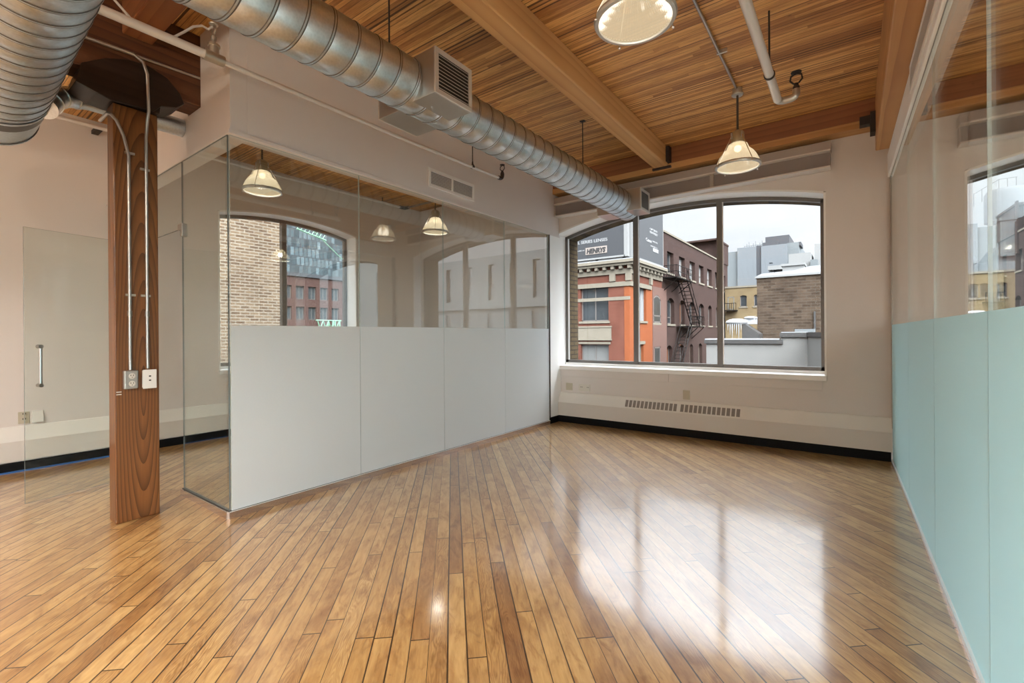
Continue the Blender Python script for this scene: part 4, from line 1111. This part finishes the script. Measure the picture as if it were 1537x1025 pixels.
for i, (a, b) in enumerate(top):
    wpart(Bb, mpB, a, b, 6.52, 8.32, .3, 0, 'blind' if i else 'winglass', 1, 'darkmetal', .10, 'stone', .42 if i > 1 else None)
wpart(Bb, mpB, 59.8, 60.95, 6.45, 8.35, .3, 0, 'winglass', 1, 'darkmetal', .10, 'stone')
for i, (a, b) in enumerate(mid):
    wpart(Bb, mpB, a, b, 2.2, 4.1, .3, .32, 'orangeboard' if i == 1 else 'winglass', 1, 'darkmetal', .10, 'stone', .3 if i != 1 else None)
for i, (a, b) in enumerate(low):
    wpart(Bb, mpB, a, b, -1.9, .1, .3, .28, 'winglass' if i else 'orangeboard', 1, 'stone' if i > 1 else 'darkmetal', .10, 'stone')
# rose painted bay between corner building and loft
Cc = building('painted_bay', (-13, 36.4, -10), 'rose painted brick bay between the orange wall and the fire escape')
fc = MB()
arch_wall(fc, mpB, 35.31, 38.6, -10, .9, -.04, .0, [(35.6, 37.0, -2.2, .35, 0)])
arch_wall(fc, mpB, 35.31, 38.6, .9, 5.08, -.04, .0, [(35.45, 37.15, 2.24, 4.1, .32)])
fc.build('wall', M['brick_rose'], Cc)
def mpC(u, t, z): return (bx_ + .035 - t * .1, u, z)
for (z0, z1, rs) in ((2.24, 4.1, .32), (-2.2, .35, 0)):
    a, b = (35.45, 37.15) if rs else (35.6, 37.0)
    wpart(Cc, mpC, a, b, z0, z1, .05, rs, 'winglass', 1, 'darkmetal', .12, 'stone', .3)

# --- fire escape
FE = empty('fire_escape', (-12.0, 41.5, -6), 'black iron fire escape on the plum brick wall', 'fire escape')
def bars(mb, pts, r=.03): return mb.tube(pts, r, 5)
X0, X1 = -12.45, -11.35
MB().box(X0, X1, 37.7, 42.2, 5.90, 5.99).build('platform', M['iron'], FE)
def railing(pts, n):
    mb = MB()
    for i in range(len(pts) - 1):
        p, q = Vector(pts[i]), Vector(pts[i + 1])
        for h in (.45, .95): bars(mb, [p + Vector((0, 0, h)), q + Vector((0, 0, h))], .028)
        for k in range(n + 1):
            s = p.lerp(q, k / n); bars(mb, [s, s + Vector((0, 0, .95))], .022)
    return mb
railing([(X0, 37.75, 5.98), (X1, 37.75, 5.98), (X1, 42.15, 5.98)], 8).build('railing', M['iron'], FE)
br = MB()
for y in (38.0, 40.0, 42.0): bars(br, [(X0, y, 4.95), (X1, y, 5.9)], .04)
br.build('bracket', M['iron'], FE)
def stair(p, q, w, n):
    p, q = Vector(p), Vector(q); mb = MB()
    for dx in (0, w):
        o = Vector((dx, 0, 0)); bars(mb, [p + o, q + o], .05); bars(mb, [p + o + Vector((0, 0, .9)), q + o + Vector((0, 0, .9))], .03)
        for k in range(0, n, 3): s = p.lerp(q, k / n) + o; bars(mb, [s, s + Vector((0, 0, .9))], .02)
    mb.build('stringer', M['iron'], FE)
    tr = MB()
    for k in range(n + 1):
        s = p.lerp(q, k / n); tr.box(s.x, s.x + w, s.y - .11, s.y + .11, s.z - .02, s.z + .02)
    tr.build('tread', M['iron'], FE)
stair((-12.1, 40.6, 5.95), (-12.1, 44.6, 2.05), .75, 13)
MB().box(X0, X1, 41.2, 46.2, 1.95, 2.04).build('platform', M['iron'], FE)
railing([(X0, 46.15, 2.02), (X1, 46.15, 2.02), (X1, 43.0, 2.02)], 6).build('railing', M['iron'], FE)
br = MB()
for y in (42.0, 44.0, 46.0): bars(br, [(X0, y, .9), (X1, y, 1.95)], .04)
br.build('bracket', M['iron'], FE)
stair((-12.1, 41.9, 2.0), (-12.1, 38.2, -2.2), .75, 14)

# --- white stucco parapet close by
Ws = empty('parapet_wall', (-1.5, 18.2, -10), 'white stucco parapet wall with dark coping below the right-hand window light', 'wall')
MB().box(-4.36, -1.97, 18, 18.5, -10, 1.02).box(-1.97, -1.2, 18, 18.5, -10, 1.25).add([(-1.2, 18, -10), (-.3, 15.6, -10), (.2, 15.6, -10), (-.7, 18.5, -10), (-1.2, 18, 1.27), (-.3, 15.6, 1.27), (.2, 15.6, 1.27), (-.7, 18.5, 1.27)], [(3, 2, 1, 0), (4, 5, 6, 7), (0, 1, 5, 4), (1, 2, 6, 5), (2, 3, 7, 6), (3, 0, 4, 7)]).build('wall', M['stucco'], Ws)
MB().box(-4.42, -1.90, 17.93, 18.57, 1.02, 1.16).box(-1.99, -1.18, 17.93, 18.57, 1.25, 1.40).add([(-1.22, 17.93, 1.26), (-.32, 15.55, 1.26), (.22, 15.55, 1.26), (-.68, 18.57, 1.26), (-1.22, 17.93, 1.41), (-.32, 15.55, 1.41), (.22, 15.55, 1.41), (-.68, 18.57, 1.41)], [(3, 2, 1, 0), (4, 5, 6, 7), (0, 1, 5, 4), (1, 2, 6, 5), (2, 3, 7, 6), (3, 0, 4, 7)]).build('coping', M['coping'], Ws)
MB().box(-4.40, -2.0, 17.97, 18.55, 1.16, 1.20).box(-1.95, -1.22, 17.97, 18.55, 1.40, 1.425).build('snow_cap', M['snow'], Ws)
MB().box(-4.36, 4, 18.5, 24, .2, .9).build('snowy_roof', M['snow'], Ws)
MB().box(-1.62, -1.05, 18.7, 19.1, .9, 1.52).build('roof_vent', M['panel_m'], Ws)

# --- dark brown brick side wall with snow on the roof
D = building('brown_brick_building', (0, 33, -10), 'dark brown brick building with a blank side wall and snowy roof edge')
MB().box(-4.46, 4.55, 30, 38, -10, 4.55).build('side_wall', M['brick_brown'], D)
MB().box(-4.55, 4.65, 29.9, 38.1, 4.55, 4.66).build('roof_edge', M['panel_w'], D)
MB().prism([(-4.5, 4.66), (-4.2, 4.80), (-2.6, 4.86), (-1.9, 5.02), (-.6, 5.05), (1, 4.95), (4.6, 4.85), (4.6, 4.66)][::-1], 29.93, 37, 'y').build('roof_snow', M['snow'], D)
MB().box(-1.70, -1.62, 29.9, 30.0, .3, 2.55).build('downpipe', M['coping'], D)
MB().box(-2.6, -1.75, 33, 34.5, 4.8, 5.15).box(-2.3, -2.0, 32.6, 33.2, 5.0, 5.28).build('roof_vent', M['panel_m'], D)
MB().box(-3.7, -2.5, 35, 36.5, 4.8, 5.75).box(-3.78, -2.45, 34.9, 36.6, 5.75, 5.9).build('rooftop_shed', M['panel_w'], D)

# --- snowy lean-to between parapet and buff building
Sh = building('roof_shed', (-5, 28, -4), 'snow-covered tan shed with icicles below the yellow building', 'shed')
MB().box(-5.65, -4.95, 28, 29.5, -4, 1.85).build('wall', M['brick_yellow'], Sh)
MB().sphere((-5.25, 28.4, 2.0), .5, 14, 8, (1.15, .9, .42)).build('snow_cap', M['snow'], Sh, smooth=True)
MB().box(-4.95, -4.45, 29.2, 30, 1.9, 2.25).sphere((-4.7, 29.4, 2.25), .3, 12, 8, (1.2, 1, .35)).build('snowy_unit', M['snow'], Sh)
MB().prism([(-4.95, 1.05), (-4.1, 1.05), (-4.1, 1.35), (-4.95, 2.0)], 28.2, 29.4, 'y').build('sloped_cover', M['coping'], Sh)
for i in range(7):
    u = -5.62 + i * .11
    MB().tube([(u, 27.96, 1.9), (u, 27.96, 1.9 - .35 - .25 * (i % 3))], [.03, .006], 6).build('icicle', M['snow'], Sh)

# --- yellow brick building behind
E_ = building('yellow_building', (0, 62, -10), 'yellow brick building with small dark windows behind the brown wall')
mpE = lambda u, t, z: (u, 60 + t, z)
ops = [(-10.72, -10.0), (-9.25, -8.55), (9.45, 10.05), (10.5, 11.2), (11.9, 12.7), (13.6, 14.4)]
fe = MB(); arch_wall(fe, mpE, -12.35, 22, -10, 6.75, 0, .3, [(a, b, 4.5, 5.72, .12) for a, b in ops], nseg=6)
fe.build('front_wall', M['brick_yellow'], E_)
MB().box(-12.35, 22, 60.3, 70, -10, 6.7).build('core', M['dark'], E_)
MB().box(-12.35, 22, 59.9, 70, 6.75, 6.95).build('roof_edge', M['stone'], E_)
for a, b in ops: wpart(E_, mpE, a, b, 4.5, 5.72, .15, .12, 'winglass', 1, 'darkmetal', .07, 'stone')
wpart(E_, mpE, -12.05, -11.35, 4.2, 5.7, -.02, 0, 'blind', 1, 'panel_m', .07, None)
bal = MB().box(-12.2, -10.95, 58.9, 60, 4.0, 4.1)
for k in range(6): bal.box(-12.2 + k * .24, -12.15 + k * .24, 58.9, 58.95, 4.1, 4.9)
bal.box(-12.2, -10.95, 58.9, 58.96, 4.85, 4.92).build('balcony', M['iron'], E_)

# --- pale modern block behind
Fb = building('grey_panel_building', (-12, 95, -10), 'pale grey panelled building with dark rooftop boxes against the sky')
MB().box(-21, -16.4, 90, 105, -10, 15.9).build('panel_wall', M['panel_m'], Fb)
MB().box(-16.4, -13.4, 89.6, 105, -10, 16.4).build('panel_wall', M['panel_l'], Fb)
MB().box(-13.4, -12.65, 89.8, 105, -10, 16.5).build('panel_recess', M['panel_d'], Fb)
MB().box(-12.65, -8.8, 89.6, 105, -10, 16.3).build('panel_wall', M['panel_l'], Fb)
MB().box(-8.8, -7.2, 90.4, 105, -10, 16.5).build('panel_wall', M['panel_m'], Fb)
MB().box(-7.2, 0, 91.2, 105, -10, 13.0).build('panel_wall', M['panel_m'], Fb)
MB().box(-12.3, -8.7, 92, 100, 16.3, 18.2).build('rooftop_box', M['panel_d'], Fb)
MB().box(-12.6, -10.3, 91, 92, 16.3, 17.1).build('rooftop_box', M['panel_d'], Fb)
MB().box(-7.6, -6.9, 91, 95, 16.0, 16.6).build('rooftop_box', M['panel_d'], Fb)
MB().box(-15.0, -12.6, 89.55, 89.62, 8.6, 9.1).box(-14.0, -12.8, 89.55, 89.62, 7.6, 8.0).build('slot_window', M['winglass'], Fb)
MB().box(-11.4, -10.9, 89.55, 89.62, 13.2, 13.35).build('slot_window', M['winglass'], Fb)
an = MB()
for k in range(9): an.tube([(-15.6 + k * .35, 92, 16.4), (-15.6 + k * .35, 92, 17.0 + .35 * (k % 3))], .05, 5)
an.tube([(-15.7, 92, 17.0), (-12.8, 92, 17.0)], .05, 5)
an.build('antenna_rack', M['panel_m'], Fb)
Gb = building('white_block', (-6, 78, -10), 'white plastered block with a low snowy canopy above the brown roof')
MB().box(-7.45, -4.75, 78, 84, -10, 12.8).build('wall', M['panel_w'], Gb)
MB().box(-10.0, -7.3, 77, 80, 10.6, 11.2).build('canopy', M['panel_w'], Gb)
MB().box(-9.9, -9.75, 77.1, 77.3, 8, 10.6).box(-9.3, -7.45, 77.6, 80, 8, 10.6).build('canopy_wall', M['panel_d'], Gb)
MB().box(-4.4, 0, 80, 88, -10, 14.2).build('wing', M['panel_w'], Gb)
MB().box(-4.75, -3.9, 77, 79, 10, 11.6).build('vent_box', M['panel_m'], Gb)

# --- seen through the aqua partition: stack of grey volumes with a tank and railing
Hb = building('grey_mill', (17, 92, -10), 'grey mill building with a rooftop tank and railing seen through the right-hand glass')
MB().box(12.5, 24, 88, 100, -10, 10.6).build('wall', M['panel_l'], Hb)
MB().prism([(14.6, 10.6), (22, 10.6), (22, 15.4), (16.2, 13.2)], 90, 98, 'y').build('gable', M['panel_l'], Hb)
MB().box(16.1, 17.6, 89.5, 92, 11.5, 16.3).box(16.0, 17.7, 89.4, 92, 16.3, 16.7).build('chimney', M['panel_m'], Hb)
MB().box(17.8, 22, 89, 95, 10, 15.8).build('block', M['panel_d'], Hb)
tk_ = MB().lathe([(0, 18.0), (2.6, 18.0), (2.6, 22.2), (2.3, 22.8), (0, 23.0)], (19.0, 101, 0), 20)
tk_.build('water_tank', M['panel_l'], Hb, smooth=True)
rl = MB()
for k in range(6): rl.tube([(15.0 + k * .9, 99, 20.5 + .55 * min(k, 3)), (15.0 + k * .9, 99, 22.5 + .55 * min(k, 3))], .05, 5)
rl.tube([(15.0, 99, 22.4), (17.7, 99, 24.1), (19.6, 99, 24.1)], .05, 5)
rl.build('railing', M['panel_d'], Hb)

# --- grey slotted block to the right (mirrored in the long glass partition)
Ib = building('slotted_block', (20, 34, -10), 'pale grey block with tall slot windows, mirrored in the glass partition')
mpI = lambda u, t, z: (u, 30 + t, z)
sl_ops = [10.2, 12.3, 14.6, 16.9, 19.4, 21.9, 24.6, 27.3]
fi = MB()
arch_wall(fi, mpI, 7.6, 33, 3.6, 8.0, 0, .4, [(a, a + .7, 4.3, 7.3, 0) for a in sl_ops])
arch_wall(fi, mpI, 7.6, 33, -10, 3.6, .25, .4, [(a + .4, a + 1.0, -1, 3.3, 0) for a in sl_ops])
fi.build('front_wall', M['panel_m'], Ib)
MB().box(7.8, 33, 30.4, 40, -10, 7.9).build('core', M['panel_d'], Ib)
for a in sl_ops:
    wpart(Ib, mpI, a, a + .7, 4.3, 7.3, .2, 0, 'winglass', 1, 'darkmetal', .06)
    wpart(Ib, mpI, a + .4, a + 1.0, -1, 3.3, .3, 0, 'winglass', 1, 'darkmetal', .06)

# --- beyond the side room window
Jb = building('tan_brick_building', (-14, 4.5, -10), 'tan brown brick building close outside the side room window')
MB().box(-16, -12, -6, 6.16, -10, 10).build('side_wall', M['brick_tan'], Jb)
Kb = building('condo_tower', (-66, 45, -10), 'tall condominium tower with teal glass above a red brick podium')
def curtain():
    t = NT('teal_curtain_wall'); co_ = t.obj(); x, y, z = t.sep(co_)
    v = t.comb(y, z, 0); b = t.n('ShaderNodeTexBrick'); t.l(v, b.inputs['Vector'])
    b.inputs['Color1'].default_value = (.012, .017, .019, 1); b.inputs['Color2'].default_value = (.055, .072, .078, 1); b.inputs['Mortar'].default_value = (.02, .023, .026, 1)
    b.inputs['Scale'].default_value = 1; b.inputs['Mortar Size'].default_value = .07; b.inputs['Brick Width'].default_value = .62; b.inputs['Row Height'].default_value = 1.25; b.offset = .37
    t.prin(b.outputs['Color'], .3)
    return t.mat
MB().box(-75, -62, 22, 90, -10, 45).build('glass_tower', curtain(), Kb)
mpK = lambda u, t, z: (-60 - t, u, z)
fk = MB(); ku = [29.2 + 1.75 * i for i in range(9)]; kz = [-2.0, .8, 3.6, 6.4]
for j, z in enumerate(kz):
    arch_wall(fk, mpK, 28, 46, z - .6 if j else -10, z + 2.2, 0, .4, [(u_, u_ + 1.15, z, z + 1.75, 0) for u_ in ku])
arch_wall(fk, mpK, 28, 46, 8.6, 9.4, 0, .4, [])
fk.build('podium', M['brick_red2'], Kb)
MB().box(-62, -60.4, 28, 46, -10, 9.2).build('core', M['dark'], Kb)
MB().box(-62, -59.8, 27.9, 46.1, 9.4, 9.9).build('podium_edge', M['panel_d'], Kb)
for z in kz:
    for u_ in ku: wpart(Kb, mpK, u_, u_ + 1.15, z, z + 1.75, .25, 0, 'winglass2', 2, 'darkmetal', .07)
gc = empty('green_crane', (-50, 33.5, -10), 'green steel lattice crane in front of the condominium tower', 'crane')
ms = MB()
for (dx, dy) in ((0, 0), (.9, 0), (0, .9), (.9, .9)): ms.tube([(-50 + dx, 31.2 + dy, -10), (-50 + dx, 31.2 + dy, 3.2)], .09, 5)
for k in range(9):
    z = -10 + k * 1.45; ms.tube([(-50, 31.2, z), (-50, 32.1, z + 1.45)], .05, 5).tube([(-49.1, 32.1, z), (-49.1, 31.2, z + 1.45)], .05, 5)
ms.build('mast', M['green'], gc)
jb = MB()
for dz in (0, .8): jb.tube([(-50, 27.4, 13.4 + dz), (-50, 31.0, 12.6 + dz)], .09, 5)
for k in range(8): 
    y = 27.4 + k * .44; z = 13.4 - k * .1; jb.tube([(-50, y, z), (-50, y + .44, z + .7)], .05, 5)
jb.tube([(-50, 29.5, 13.4), (-50, 33.2, 10.6)], .05, 5)
jb.build('jib', M['green'], gc)
tr_ = MB()
for k in range(4): tr_.tube([(-50, 29.8 + k * .7, 1.2), (-50, 30.5 + k * .7, 3.2)], .07, 5).tube([(-50, 30.5 + k * .7, 1.2), (-50, 29.8 + k * .7, 3.2)], .07, 5)
tr_.tube([(-50, 29.6, 3.2), (-50, 32.9, 3.2)], .08, 5).tube([(-50, 29.6, 1.2), (-50, 32.9, 1.2)], .08, 5)
tr_.build('truss', M['green'], gc)


# repeats share a group phrase
GROUPS = {'ceiling_beam': 'timber beams under the plank ceiling', 'girder': 'timber girders', 'sprinkler_pipe': 'sprinkler pipes', 'conduit': 'metal conduits',
          'air_grille': 'white wall air grilles', 'heater_cover': 'heater covers along the walls', 'blank_plate': 'blank wall plates', 'outlet_plate': 'wall outlets',
          'steel_lintel': 'painted steel lintels', 'billboard': 'rooftop billboards', 'glass_partition': 'glass partitions'}
for o in list(COL.objects):
    g = GROUPS.get(o.name.split('.')[0])
    if g and o.parent is None and 'label' in o: o['group'] = g

# ------------------------------------------------------------------ sky
w = bpy.data.worlds.new('overcast_sky'); S.world = w; w.use_nodes = True
t = w.node_tree; t.nodes.clear()
out = t.nodes.new('ShaderNodeOutputWorld'); bg = t.nodes.new('ShaderNodeBackground')
tc = t.nodes.new('ShaderNodeTexCoord'); mp_ = t.nodes.new('ShaderNodeMapping'); mp_.inputs[3].default_value = (1.5, 1.5, 4)
nz = t.nodes.new('ShaderNodeTexNoise'); nz.inputs['Scale'].default_value = 2.2; nz.inputs['Detail'].default_value = 5
rp_ = t.nodes.new('ShaderNodeValToRGB')
rp_.color_ramp.elements[0].position = .35; rp_.color_ramp.elements[0].color = (.68, .745, .81, 1)
rp_.color_ramp.elements[1].position = .62; rp_.color_ramp.elements[1].color = (.83, .865, .90, 1)
t.links.new(tc.outputs['Generated'], mp_.inputs[0]); t.links.new(mp_.outputs[0], nz.inputs['Vector']); t.links.new(nz.outputs[0], rp_.inputs[0])
t.links.new(rp_.outputs[0], bg.inputs[0])
# overcast sky, brighter overhead, with a glow added rearward to light the rooms
nv_ = t.nodes.new('ShaderNodeVectorMath'); nv_.operation = 'NORMALIZE'; t.links.new(tc.outputs['Generated'], nv_.inputs[0])
sx = t.nodes.new('ShaderNodeSeparateXYZ'); t.links.new(nv_.outputs[0], sx.inputs[0])
mr_ = t.nodes.new('ShaderNodeMapRange'); mr_.interpolation_type = 'SMOOTHSTEP'
for i, v in enumerate((.23, .8, SKY_LOW, SKY_HIGH)): mr_.inputs[i + 1].default_value = v
t.links.new(sx.outputs[2], mr_.inputs[0])
dt = t.nodes.new('ShaderNodeVectorMath'); dt.operation = 'DOT_PRODUCT'; dt.inputs[1].default_value = (.55, -.42, .722); t.links.new(nv_.outputs[0], dt.inputs[0])
gl_ = t.nodes.new('ShaderNodeMapRange'); gl_.interpolation_type = 'SMOOTHSTEP'
for i, v in enumerate((.58, 1.0, 0.0, SKY_GLOW)): gl_.inputs[i + 1].default_value = v
t.links.new(dt.outputs['Value'], gl_.inputs[0])
ad = t.nodes.new('ShaderNodeMath'); ad.operation = 'ADD'; t.links.new(mr_.outputs[0], ad.inputs[0]); t.links.new(gl_.outputs[0], ad.inputs[1])
t.links.new(ad.outputs[0], bg.inputs[1])
t.links.new(bg.outputs[0], out.inputs[0])

# ------------------------------------------------------------------ camera
yaw = R(36.4); roll = R(.39)
F = Vector((-math.sin(yaw), math.cos(yaw), 0)); Rt = Vector((math.cos(yaw), math.sin(yaw), 0)); U = Vector((0, 0, 1))
cx_ = Rt * math.cos(roll) - U * math.sin(roll); cy_ = Rt * math.sin(roll) + U * math.cos(roll)
cam = bpy.data.cameras.new('camera'); cam.sensor_fit = 'HORIZONTAL'; cam.sensor_width = 36; cam.lens = 694 / 1537 * 36
cam.shift_y = -10.5 / 1537; cam.clip_start = .05; cam.clip_end = 600
co = bpy.data.objects.new('camera', cam); COL.objects.link(co)
mw = Matrix((( cx_.x, cy_.x, -F.x, 0), (cx_.y, cy_.y, -F.y, 0), (cx_.z, cy_.z, -F.z, 1.4), (0, 0, 0, 1)))
co.matrix_world = mw
S.camera = co
S.view_settings.view_transform = 'Standard'; S.view_settings.look = 'None'; S.view_settings.gamma = 1
S.view_settings.exposure = 1.7
try: S.view_settings.use_curve_mapping = False
except Exception: pass
